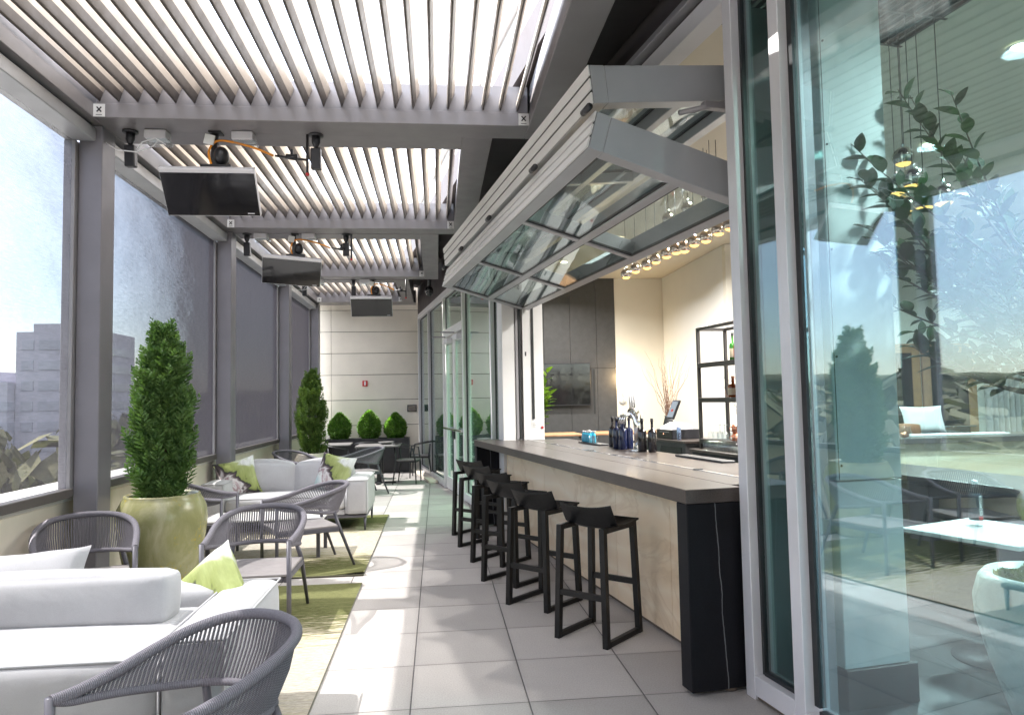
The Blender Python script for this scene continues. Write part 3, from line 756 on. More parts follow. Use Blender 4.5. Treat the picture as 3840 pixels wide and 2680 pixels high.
# ------------------------------------------------------------------ folding window over the bar
fw = thing('folding_window', 'open silver folding window projecting over the bar', 'folding window', tuple(F0), FA)
def fold_panel(name, wo, zo, wi, zi, th, s0, s1, cols, glz):
    """panel between outer edge (wo,zo) and inner edge (wi,zi); local x runs from outer to inner"""
    L_ = math.hypot(wi-wo, zi-zo); ang = -math.atan2(zi-zo, wi-wo)
    root = bpy.data.objects.new(name, None); C.objects.link(root); root.parent = fw
    root.location = (wo, 0, zo); root.rotation_euler = (0, ang, 0)
    b = MB(); h = th/2
    b.box(0, .085, s0, s1, -h, h, .004); b.box(L_-.085, L_, s0, s1, -h*.8, h*.8, .004)
    xm = L_*.53; b.box(xm-.032, xm+.032, s0+.1, s1-.1, -h*.95, h*.3, .004)
    for s in (s0, s1-.10): b.box(.086, L_-.086, s+.001, s+.099, -h*.98, h*.98, .004)
    ds = (s1-s0)/cols
    for k in range(1, cols): b.box(.086, xm-.033, s0+k*ds-.03, s0+k*ds+.03, -h*.96, h*.3, .004); b.box(xm+.033, L_-.086, s0+k*ds-.03, s0+k*ds+.03, -h*.96, h*.3, .004)
    b.obj('frame', M['alu_blue'], root)
    b = MB()   # silver cover strips and dark grooves on the outer edge
    b.box(-.014, -.0022, s0, s1, h*.44, h, .003); b.obj('edge_cover', M['white'], root)
    b = MB(); b.box(-.014, -.0022, s0, s1, -h*.28, h*.30, .003); b.obj('edge_cover', M['white'], root)
    b = MB(); b.box(-.014, -.0022, s0, s1, -h, -h*.42, .003); b.obj('edge_cover', M['white'], root)
    b = MB(); b.box(-.002, -.0006, s0+.002, s1-.002, -h*.98, h*.98); b.obj('edge_groove', M['gasket'], root)
    b = MB()
    for x0, x1 in ((.0862, xm-.0322), (xm+.0322, L_-.0862)):
        for k in range(cols):
            a = s0+k*ds+(.1 if k == 0 else .031); c = s0+(k+1)*ds-(.1 if k == cols-1 else .031)
            z0, z1 = glz-.007, glz+.011
            b.box(x0, x0+.014, a, c, z0, z1); b.box(x1-.014, x1, a, c, z0, z1); b.box(x0+.0142, x1-.0142, a, a+.014, z0, z1); b.box(x0+.0142, x1-.0142, c-.014, c, z0, z1)
    b.obj('gasket', M['gasket'], root)
    for x0, x1 in ((.0862, xm-.0322), (xm+.0322, L_-.0862)):
        for k in range(cols):
            a = s0+k*ds+(.1 if k == 0 else .031); c = s0+(k+1)*ds-(.1 if k == cols-1 else .031)
            b = MB(); b.box(x0+.006, x1-.006, a+.006, c-.006, glz-.004, glz+.004); b.obj('pane', M['roofpane'], root)
    return root
fold_panel('upper_panel', -.75, 3.29, .30, 3.40, .215, .15, 5.04, 3, -.02)
fold_panel('lower_panel', -.75, 3.035, .30, 2.745, .215, .15, 5.04, 3, -.085)
b = MB()
for s in (.155, 1.2, 2.6, 3.9, 5.0):
    b.tube([(-.765, s, 3.165), (-.765, s+.10, 3.165)], .02, 10)
b.obj('hinge', M['blackplastic'], fw)
b = MB(); b.tube([(-.25, .10, 3.15), (.28, .10, 3.30)], .016, 8); b.box(-.1, .28, .08, .13, 3.19, 3.23, .004); b.obj('lift_arm', M['alu_dark'], fw)

# ------------------------------------------------------------------ bar
bar = thing('bar_counter', 'long stone bar with brown top and cream veined front', 'bar counter', tuple(F0), FA)
gbox(bar, 'countertop', M['topstone'], -.34, -.001, .0, 5.45, .995, 1.07, .004)
gbox(bar, 'countertop', M['topstone'], .0, .755, .13, 5.03, .995, 1.07, .004)
gbox(bar, 'end_leg', M['legstone'], -.338, -.004, .001, .115, .022, .994, .004)
gbox(bar, 'end_leg', M['legstone'], -.338, -.004, 5.33, 5.449, .022, .994, .004)
for a, c in ((.117, .828), (.835, 1.717), (1.724, 2.497), (2.504, 3.547), (3.554, 4.447), (4.454, 5.328)):
    gbox(bar, 'front_panel', M['stone'], -.018, .02, a, c, .03, .994, .002)
gbox(bar, 'plinth', M['jointdark'], .0, .05, .117, 5.328, .004, .029, 0)
for s in (.05, 5.39): 
    b = MB(); b.lathe([(.035, 0), (.035, .02)], 14, (-.09, s-.0, .001)); b.obj('levelling_foot', M['jointdark'], bar)
gbox(bar, 'window_channel', M['steel'], .225, .262, .14, 5.02, 1.0702, 1.0735, 0)
for s in (.9, 1.9, 2.9, 4.0): gbox(bar, 'channel_latch', M['gasket'], .215, .275, s, s+.03, 1.0736, 1.078, 0)
gbox(bar, 'outlet_cover', M['white'], -.0215, -.0185, 3.10, 3.15, .905, .975, .001)
gbox(bar, 'inner_cabinet', M['shelf'], .10, .70, .14, 5.02, .03, .994, 0)

def stool(x, y, lab, first=[None]):
    if first[0] is None:
        t = thing('bar_stool', lab, 'bar stool', (0, 0, 0), 0, 'black bar stools along the bar')
        # local +y is the front; the back lip rises at -y
        for sx in (-1, 1):
            b = MB(); x0 = sx*.185; q = .018
            tx = sx*.165
            def leg(y0, yt):
                b.prism([(0, 0)], 0, 0) if 0 else None
                vs = [(x0-q, y0-q*1.1, .0), (x0+q, y0-q*1.1, .0), (x0+q, y0+q*1.1, .0), (x0-q, y0+q*1.1, .0), (tx-q, yt-q*1.1, .735), (tx+q, yt-q*1.1, .735), (tx+q, yt+q*1.1, .735), (tx-q, yt+q*1.1, .735)]
                b._put(vs, [(3, 2, 1, 0), (4, 5, 6, 7), (0, 1, 5, 4), (1, 2, 6, 5), (2, 3, 7, 6), (3, 0, 4, 7)])
            leg(-.205, -.185); leg(.205, .19)
            b.box(x0-q*.98, x0+q*.98, -.183, .183, .0005, .034, .003)
            b.box(tx-q*.98, tx+q*.98, -.163, .169, .70, .734, .003)
            b.obj('sled_leg', M['stool'], t)
        for y_, z_ in ((-.198, .30), (.200, .33)):
            b = MB(); b.box(-.162, .162, y_-.014, y_+.014, z_-.019, z_+.019, .003); b.obj('footrest', M['stool'], t)
        b = MB(); n = 16; prof = []
        for k in range(n+1):
            u = k/n; yy = .215-.43*u
            zz = .742-.016*math.sin(PI*min(1, u*1.25))+ (.0 if u < .64 else .125*((u-.64)/.36)**1.25)
            yy += 0 if u < .64 else .075*((u-.64)/.36)
            prof.append((yy, zz))
        vs = []; fs = []; nx = 8
        for lay, off in ((0, .0), (1, .011)):
            for k, (yy, zz) in enumerate(prof):
                for j in range(nx+1):
                    xx = -.20+.40*j/nx
                    dish = -.026*(1-(xx/.2)**2)*min(1, k/n*2.2)
                    vs.append((xx, yy, zz+dish+off))
        S = (n+1)*(nx+1)
        for lay in (0, 1):
            for k in range(n):
                for j in range(nx):
                    q = lay*S+k*(nx+1)+j; fs.append((q, q+1, q+nx+2, q+nx+1))
        def edge(seq):
            for a, c in zip(seq[:-1], seq[1:]): fs.append((a, c, S+c, S+a))
        edge([j for j in range(nx+1)]); edge([n*(nx+1)+j for j in range(nx+1)]); edge([k*(nx+1) for k in range(n+1)]); edge([k*(nx+1)+nx for k in range(n+1)])
        b._put(vs, fs, False)
        for f in b.bm.faces: f.smooth = False
        o = b.obj('seat_shell', M['stool'], t)
        t.location = (x, y, 0); t.rotation_euler = (0, 0, R(-45)); first[0] = t; return t
    return dup(first[0], (x, y, 0), R(-45)+R(random.uniform(-3, 3)), lab)
ORD = ['nearest black bar stool, in front of the charcoal end leg of the bar', 'black bar stool second from the charcoal end leg of the bar', 'black bar stool third from the camera end of the bar', 'black bar stool third from the far end of the bar', 'black bar stool next to last before the far bar leg', 'farthest black bar stool, beside the white door']
for (x, y), l in zip([(1.205, .99), (.96, 1.805), (.815, 2.54), (.755, 3.30), (.655, 4.04), (.605, 4.74)], ORD): stool(x, y, l)

# ------------------------------------------------------------------ rope lounge chairs
def make_rope_chair(lab):
    t = thing('rope_chair', lab, 'armchair', (0, 0, 0), 0, 'grey rope lounge chairs')   # front is local -y
    def bez(pts, n):
        # Catmull-Rom through pts
        P_ = [Vector(p) for p in pts]; out = []
        for i in range(len(P_)-1):
            a = P_[max(i-1, 0)]; b_ = P_[i]; c_ = P_[i+1]; d_ = P_[min(i+2, len(P_)-1)]
            for k in range(n):
                u = k/n
                out.append(.5*((2*b_)+(c_-a)*u+(2*a-5*b_+4*c_-d_)*u*u+(3*b_-a-3*c_+d_)*u**3))
        out.append(P_[-1]); return out
    half_u = [(.287, -.315, .615), (.292, -.22, .622), (.305, -.08, .645), (.312, .06, .682), (.295, .20, .722), (.235, .325, .752), (.13, .40, .768), (0, .425, .773)]
    half_l = [(.287, -.305, .611), (.288, -.25, .592), (.292, -.16, .578), (.294, -.05, .560), (.287, .06, .540), (.262, .16, .526), (.205, .25, .520), (.115, .305, .519), (0, .322, .519)]
    upr = bez(half_u, 6); lor = bez(half_l, 6)
    def full(h): return h+[Vector((-p.x, p.y, p.z)) for p in h[-2::-1]]
    U_, L2 = full(upr), full(lor)
    b = MB(); b.tube(U_, .0215, 12); b.obj('arm_rim', M['rope'], t)
    b = MB(); b.tube(L2, .016, 8); b.obj('lower_rim', M['rope'], t)
    b = MB(); n = 96
    def at(pl, u):
        d = [0]
        for a, c in zip(pl[:-1], pl[1:]): d.append(d[-1]+(c-a).length)
        x = u*d[-1]
        for i in range(len(pl)-1):
            if d[i+1] >= x or i == len(pl)-2:
                f = (x-d[i])/max(1e-6, d[i+1]-d[i]); return pl[i].lerp(pl[i+1], f)
    for k in range(n):
        u = .045+.91*k/(n-1)
        if (k*7) % 13 == 3: pass
        a = at(U_, u); c = at(L2, .02+.96*(u-.045)/.91)
        if (a-c).length < .05: continue
        m = (a+c)/2; out_ = Vector((m.x, m.y-.0, 0)).normalized()*.012
        b.tube([a, m+out_, c], .0055, 5, False)
    b.obj('rope_back', M['strand'], t)
    for sx in (-1, 1):
        b = MB(); b.tube([(sx*.287, -.318, .004), (sx*.287, -.318, .628)], [.0155, .0175], 12); b.obj('leg', M['chairmetal'], t)
        b = MB(); b.tube([(sx*.285, .415, .004), (sx*.262, .27, .39), (sx*.228, .235, .525)], [.012, .0175, .0165], 12); b.obj('leg', M['chairmetal'], t)
    b = MB()
    for sx in (-1, 1): b.box(sx*.262-.016, sx*.262+.016, -.300, .265, .345, .385, .004)
    b.box(-.245, .245, -.30, -.27, .345, .385, .004); b.box(-.245, .245, .235, .265, .345, .385, .004)
    b.obj('seat_frame', M['chairmetal'], t)
    b = MB(); vs = []; fs = []; nn = 8
    b.box(-.272, .272, -.305, .262, .3855, .405, .004); b.obj('seat', M['slab'], t)
    b = MB(); b.box(.05, .10, .2655, .267, .358, .372); b.obj('name_plate', M['paperwhite'], t)
    return t
CH = [(-.74, -1.14, (-.67, -.743), 'large grey rope armchair closest to the camera, cropped by the bottom edge'),
      (-2.27, 1.52, (.41, -.91), 'grey rope armchair in front of the pillar beside the parapet, behind the near sofa'),
      (-1.15, 1.63, (0, -1), 'grey rope armchair facing the camera just behind the near sofa arm'),
      (-1.15, 3.41, (-.9, -.44), 'grey rope armchair seen from its side at the white coffee table'),
      (-2.3, 3.95, (1, .0), 'grey rope armchair mostly hidden by the big olive pot'),
      (-2.15, 8.5, (.8, -.6), 'grey rope armchair behind the far sofa, against the parapet'),
      (-1.19, 8.85, (-.9, -.44), 'grey rope armchair behind the far sofa, in front of the dining table')]
ch0 = make_rope_chair(CH[0][3])
for i, (x, y, f, l) in enumerate(CH):
    rz = math.atan2(f[0], -f[1])
    if i == 0: ch0.location = (x, y, 0); ch0.rotation_euler = (0, 0, rz)
    elif 0: pass
    else: dup(ch0, (x, y, 0), rz, l)
ch0.scale = (.95, .95, .95)

# ------------------------------------------------------------------ sofas
def sofa(y0, label, bolster=False):
    t = thing('outdoor_sofa', label, 'sofa', (-1.68, y0, 0), 0, 'white outdoor sofas')
    x0, x1 = -.98, .98
    b = MB(); b.cushion(x0, x0+.27, 0, 1.02, .20, .63, .05, .012, 10, None, 1); b.obj('arm', M['sofa'], t)
    b = MB(); b.cushion(x1-.27, x1, 0, 1.02, .20, .63, .05, .012, 10, None, 2); b.obj('arm', M['sofa'], t)
    b = MB(); b.cushion(x0+.272, x1-.272, .74, 1.02, .20, .64, .05, .012, 10, None, 3); b.obj('back', M['sofa'], t)
    b = MB(); b.box(x0+.28, x1-.28, .03, .74, .20, .27, .01); b.obj('seat_base', M['sofa'], t)
    b = MB(); b.cushion(x0+.274, x1-.274, -.01, .738, .265, .445+.125*bolster, .055, .022, 12, None, 4); b.obj('seat_cushion', M['sofa'], t)
    if bolster:
        m = Matrix.Translation((-.06, .53, .672)) @ Matrix.Rotation(R(-5), 4, 'X')
        b = MB(); b.cushion(-.645, .645, -.115, .115, -.118, .118, .04, .022, 16, m, 5); b.obj('back_cushion', M['sofa'], t)
    else:
      for k in (-1, 1):
        m = Matrix.Translation((k*.352, .645, .60)) @ Matrix.Rotation(R(-14), 4, 'X') @ Matrix.Rotation(R(-3*k), 4, 'Y')
        b = MB(); b.cushion(-.352, .352, -.085, .085, -.20, .21, .06, .055, 10, m, 5+k); b.obj('back_cushion', M['sofa'], t)
    def pipe(par, loop):
        b = MB(); b.tube(loop+[loop[0]], .0055, 6, False); b.obj('piping', M['sofa'], par)
    for o in [o for o in C.objects if o.parent == t]:
        if o.name.startswith('arm'):
            xs_ = [v.co.x for v in o.data.vertices]; a, c = min(xs_)+.02, max(xs_)-.02
            pipe(o, [(a, .004, .225), (a, .004, .612), (c, .004, .612), (c, .004, .225)]); pipe(o, [(a, .0, .618), (c, .0, .618), (c, 1.02, .618), (a, 1.02, .618)])
        if o.name.startswith('seat_cushion'):
            yb = .735; zb = .43+.125*bolster; pipe(o, [(x0+.29, -.002, zb), (x1-.29, -.002, zb), (x1-.29, yb, zb), (x0+.29, yb, zb)])
    b = MB(); b.box(x0+.02, x1-.02, .02, 1.0, .165, .199, .005); b.obj('base_frame', M['chairmetal'], t)
    for x in (x0+.04, x1-.04):
        for y in (.05, .97):
            b = MB(); b.tube([(x, y, .003), (x, y, .166)], [.010, .019], 8); b.obj('leg', M['chairmetal'], t)
    return t
sofa(-.73, 'white sofa in the lower left corner with its front to the camera', True)
sofa(5.19, 'white sofa with two upright back cushions near the middle of the terrace')
def pillow(loc, rx, ry, rz, label, w=.50, seed=0, mat=None):
    b = MB(); b.pillow(w, w, .17, Matrix.Identity(4), 16, seed)
    for v in b.bm.verts: pass
    o = b.obj('throw_pillow', mat or M['pillow']); o.matrix_world = Matrix.Translation(loc) @ Matrix.Rotation(R(rz), 4, 'Z') @ Matrix.Rotation(R(rx), 4, 'X') @ Matrix.Rotation(R(ry), 4, 'Z')
    return tag(o, label, 'pillow', None if mat else 'painted throw pillows')
pillow((-1.03, .16, .575), 68, 44, -32, 'lime and black painted pillow tucked beside the near sofa back cushion', .41, 1)
pillow((-2.36, 5.66, .64), 70, 12, 18, 'painted pillow at the left end of the far sofa', .50, 5)
pillow((-1.17, 5.70, .66), 70, -10, -20, 'painted pillow at the right end of the far sofa', .50, 9)

pillow((-1.88, .12, .645), 50, 4, 6, 'plain white pillow lying behind the long bolster of the near sofa', .46, 13, M['sofa'])

# ------------------------------------------------------------------ coffee table, rugs
t = thing('coffee_table', 'low white topped coffee table with dark legs before the far sofa', 'coffee table', (-1.6, 4.0, 0))
b = MB(); b.box(-.60, .60, -.31, .28, .395, .412, .003); b.obj('tabletop', M['tablewhite'], t)
b = MB(); b.box(-.56, .56, -.27, .24, .36, .394, .004); b.obj('apron', M['chairmetal'], t)
for x in (-.54, .54):
    for y in (-.25, .22):
        b = MB(); b.box(x-.018, x+.018, y-.018, y+.018, .003, .359, .003); b.obj('leg', M['chairmetal'], t)
def rug(x0, x1, y0, y1, label, seed):
    t = thing('outdoor_rug', label, 'rug', ((x0+x1)/2, (y0+y1)/2, 0), 0, 'woven green and beige rugs')
    hx, hy = (x1-x0)/2, (y1-y0)/2; vs = []; fs = []; n = 60
    for lay in (0, 1):
        for i in range(n+1):
            for j in range(n+1):
                x = -hx+2*hx*i/n; y = -hy+2*hy*j/n
                e = max(0, 1-(hy-abs(y))/.12)
                lift = (.010*e*(.5+.5*mnoise.noise(Vector((x*1.7+seed, y, 0)))) + (.028*max(0, 1-(hx-x)/.3)*max(0, 1-(y+hy)/.12) if seed == 2 else 0)) 
                vs.append((x, y, .004+lift+(.009 if lay else 0)))
    S = (n+1)**2
    for lay in (0, 1):
        for i in range(n):
            for j in range(n): q = lay*S+i*(n+1)+j; fs.append((q, q+n+1, q+n+2, q+1))
    rim = [i*(n+1) for i in range(n+1)]+[n*(n+1)+j for j in range(1, n+1)]+[i*(n+1)+n for i in range(n-1, -1, -1)]+[j for j in range(n-1, -1, -1)]
    for a, c in zip(rim[:-1], rim[1:]): fs.append((a, c, S+c, S+a))
    b = MB(); b._put(vs, fs, False); b.obj('weave', M['rug'], t)
    b = MB(); b.box(-hx-.004, hx+.004, -hy-.012, -hy+.001, .003, .016, .002); b.box(-hx-.004, hx+.004, hy-.001, hy+.012, .003, .016, .002); b.box(hx-.001, hx+.006, -hy, hy, .003, .014, .002)
    b.obj('binding', M['rugedge'], t)
rug(-2.62, -.51, -1.35, 2.60, 'green and beige woven rug under the near sofa and front chairs', 1)
rug(-2.62, -.53, 2.92, 6.37, 'green and beige woven rug under the far sofa and coffee table', 2)

# ------------------------------------------------------------------ potted conifers
def plume_conifer(h, r, n, seed):
    rnd = random.Random(seed); b = MB(); vs = []; fs = []
    def blade(c, d, ln, wd):
        s = d.orthogonal().normalized(); s = (Matrix.Rotation(rnd.random()*PI, 3, d) @ s)*wd
        n0 = len(vs); vs.extend([c-s*.6, c+s*.6, c+d*ln*.6+s, c+d*ln, c+d*ln*.6-s]); fs.append((n0, n0+1, n0+2, n0+3, n0+4))
    for i in range(n):
        u = (i+.5)/n
        tz = u**.93*h
        prof = math.sin(min(1, (tz/h+.16)*1.22)*PI*.5) if tz < h*.55 else 1
        k = tz/h
        rad = r*(.62+.38*math.sin(min(1, k/.42)*PI/2))*(1 if k < .42 else max(.05, (1-((k-.42)/.60)**1.7)))
        a = rnd.random()*2*PI
        lobes = 1+.20*math.sin(a*3+1.1+k*2)+.12*math.sin(a*5+k*9)
        inner = rnd.random()**.5 if rnd.random() < .35 else rnd.uniform(.86, 1.08)
        rr = rad*inner*lobes
        o = Vector((math.cos(a), math.sin(a), 0))
        base = o*rr*.80+Vector((0, 0, tz-.06))
        d = (o*rnd.uniform(.18, .55)+Vector((rnd.gauss(0, .12), rnd.gauss(0, .12), 1))).normalized()
        ln = rnd.uniform(.15, .27)*(1 if k < .8 else .85); wd = ln*.23
        m = 44
        for q in range(m):
            f = (q+.3)/m; c = base+d*ln*f
            wr = wd*math.sin(PI*min(1, .18+.85*f)**.9)*.95
            al = q*2.39996
            s1 = d.orthogonal().normalized(); s2 = d.cross(s1)
            sd = s1*math.cos(al)+s2*math.sin(al)
            dir_ = (d*.72+sd*.75).normalized()
            blade(c+sd*wr*.25, dir_, wr*1.1+.012, .0085)
    b._put(vs, fs, False); return b
POT1 = [(.0, 0), (.225, .0), (.25, .03), (.30, .22), (.345, .46), (.362, .60), (.352, .70), (.318, .77), (.298, .80), (.300, .812), (.285, .815), (.268, .80), (.262, .74)]
def potted(label, x, y, potmat, r, h, seed, prof=POT1, leafmat=None, z0=.76, n=470, group=None):
    t = thing('potted_conifer', label, 'potted tree', (x, y, 0), 0, 'potted conifers along the parapet')
    b = MB(); b.lathe(prof, 48); o = b.obj('pot', potmat, t)
    b = MB(); b.lathe([(.0, .02), (.16, .03), (.266, 0)], 24, (0, 0, z0-.02)); b.obj('soil', M['soil'], o)
    tr = bpy.data.objects.new('conifer', None); C.objects.link(tr); tr.parent = t; tr.location = (0, 0, z0)
    b = MB(); b.tube([(0, 0, -.03), (.01, 0, h*.5), (0, .01, h*.9)], [.03, .02, .006], 8); b.obj('trunk', M['bark'], tr)
    b = plume_conifer(h, r, n, seed); b.obj('crown', leafmat, tr)
    return t
potted('large olive glazed pot with tall conifer beside the nearest sofa group', -2.20, 2.72, M['pot'], .22, 1.44, 4, leafmat=M['conifer'])
potted('pale mottled pot with slim conifer near the end wall', -2.08, 9.35, M['potpale'], .235, 1.42, 11, [(.0, 0), (.24, .0), (.27, .03), (.31, .22), (.322, .42), (.30, .58), (.255, .67), (.24, .69), (.225, .69), (.21, .66), (.205, .62)], M['conifer2'], .66, 330)

# ------------------------------------------------------------------ planter with three clipped bushes
t = thing('planter_box', 'long black planter box against the beige end wall', 'planter', (-1.40, 12.72, 0))
b = MB(); b.box(-.92, .92, -.25, -.22, .02, .76, .004); b.box(-.92, .92, .22, .25, .02, .76, .004); b.box(-.92, -.89, -.219, .219, .02, .76, .004); b.box(.89, .92, -.219, .219, .02, .76, .004); b.box(-.9, .9, -.22, .22, .02, .05)
b.obj('box', M['black'], t)
b = MB(); b.box(-.885, .885, -.215, .215, .62, .715); b.obj('soil', M['soil'], t)
b = MB(); rnd = random.Random(5); vs = []; fs = []
for i in range(2600):
    x, y = rnd.uniform(-.87, .87), rnd.uniform(-.21, .21); z = .715+.025*max(0, mnoise.noise(Vector((x*6, y*6, 0))))+.01*rnd.random(); d = .014
    a = Vector((rnd.gauss(0, 1), rnd.gauss(0, 1), rnd.gauss(0, .6))).normalized()*d; c = a.orthogonal().normalized()*d; p = Vector((x, y, z)); n0 = len(vs)
    vs += [p-a, p-c, p+a, p+c]; fs.append((n0, n0+1, n0+2, n0+3))
b._put(vs, fs); b.obj('moss', M['moss'], t)
def leaf_cloud(n, surf, size, seed, inner=.25):
    rnd = random.Random(seed); b = MB(); vs = []; fs = []
    for i in range(n):
        p, nrm = surf(rnd)
        d = (nrm+Vector((rnd.gauss(0, .55), rnd.gauss(0, .55), rnd.gauss(0, .55)+.15))).normalized()
        s = d.orthogonal().normalized(); s = Matrix.Rotation(rnd.random()*2*PI, 3, d) @ s
        l_ = size*rnd.uniform(.7, 1.25); up_ = d.cross(s)
        n0 = len(vs); vs += [p, p+d*l_*.45+s*l_*.30+up_*l_*.06, p+d*l_, p+d*l_*.45-s*l_*.30+up_*l_*.06]; fs.append((n0, n0+1, n0+2, n0+3))
    b._put(vs, fs); return b
def teardrop(rnd):
    u = rnd.random(); z = u*.60; k = z/.60
    r = .245*math.sin(min(1, (k*.72+.16)/.46)*PI/2) if k < .42 else .245*(1-((k-.42)/.58)**1.75)*1.0+.012
    a = rnd.random()*2*PI; f = rnd.uniform(.75, 1.0) if rnd.random() < .7 else rnd.random()
    r *= f*(1+.10*mnoise.noise(Vector((math.cos(a)*2, math.sin(a)*2, z*6))))
    return Vector((r*math.cos(a), r*math.sin(a), z)), Vector((math.cos(a), math.sin(a), .35)).normalized()
b0 = None
for x, l in ((-2.03, 'clipped teardrop bush at the left end of the black planter'), (-1.37, 'middle clipped teardrop bush in the black planter'), (-.79, 'clipped teardrop bush at the right end of the black planter')):
    if b0 is None:
        b0 = thing('clipped_bush', l, 'bush', (x, 12.72, .72), 0, 'teardrop bushes in the planter')
        leaf_cloud(4600, teardrop, .052, 3).obj('crown', M['box'], b0)
        b = MB(); b.tube([(0, 0, -.02), (0, 0, .35)], [.02, .012], 6); b.obj('trunk', M['bark'], b0)
    else: dup(b0, (x, 12.72, .72), random.random()*6, l, scale=(1.0, 1.0, 1.07) if x > -1.5 and x < -1 else .97)

# ------------------------------------------------------------------ dining set at the far end
t = thing('dining_table', 'dark square dining table on a pedestal in front of the black planter', 'dining table', (-.98, 10.45, 0))
b = MB(); b.box(-.42, .42, -.42, .42, .715, .74, .004); b.obj('tabletop', M['slab'], t)
b = MB(); b.box(-.045, .045, -.045, .045, .03, .714, .004); b.obj('pedestal', M['black'], t)
b = MB(); b.box(-.32, .32, -.035, .035, .003, .03, .004); b.box(-.035, .035, -.32, -.036, .003, .03, .004); b.box(-.035, .035, .036, .32, .003, .03, .004); b.obj('foot', M['black'], t)
dup(t, (-2.0, 11.1, 0), .05, 'dark square dining table half hidden behind the pale pot')
t = thing('serving_bowl', 'round dark bowl on the far dining table', 'bowl', (-.85, 10.55, .7405))
b = MB(); b.lathe([(.0, .004), (.08, .0), (.16, .05), (.152, .05), (.07, .012), (.0, .012)], 24); b.obj('dish', M['slab'], t)
def dining_chair(lab):
    t = thing('dining_chair', lab, 'dining chair', (0, 0, 0), 0, 'black wooden dining chairs')
    b = MB(); b.cushion(-.22, .22, -.21, .21, .435, .46, .012, .0, 5); b.obj('seat', M['slab'], t)
    b = MB(); b.box(-.215, .215, -.205, .205, .405, .434, .006); b.obj('seat_frame', M['black'], t)
    b = MB(); pts = []; 
    for k in range(21):
        a = -PI*.5+PI*(k/20)*1.0
        pts.append((.28*math.sin(a), .24*math.cos(a)+.0+.02, .70+.045*max(0, math.cos(a))))
    pts = [(-.27, -.16, .665)]+pts+[(.27, -.16, .665)]
    b.tube(pts, [.014]+[.014+.022*max(0, math.cos(-PI*.5+PI*k/20)) for k in range(21)]+[.014], 10, True, .55); b.obj('arm_rail', M['black'], t)
    for sx in (-1, 1):
        b = MB(); b.tube([(sx*.235, -.20, .003), (sx*.235, -.185, .45), (sx*.272, -.15, .665)], [.011, .017, .014], 8); b.obj('leg', M['black'], t)
        b = MB(); b.tube([(sx*.235, .25, .003), (sx*.215, .19, .43), (sx*.20, .215, .70)], [.011, .018, .014], 8); b.obj('leg', M['black'], t)
    return t
dc = dining_chair('black dining chair with its back to the camera at the right of the dining table')
dc.location = (-.42, 10.36, 0); dc.rotation_euler = (0, 0, R(-62+180-38))
dup(dc, (-.2, 11.36, 0), R(-95), 'black dining chair pushed against the green glazing')
dup(dc, (-1.75, 10.55, 0), R(100), 'black dining chair left of the pedestal table, near the pale pot')
dup(dc, (-1.25, 11.3, 0), R(170), 'black dining chair between dining table and planter')

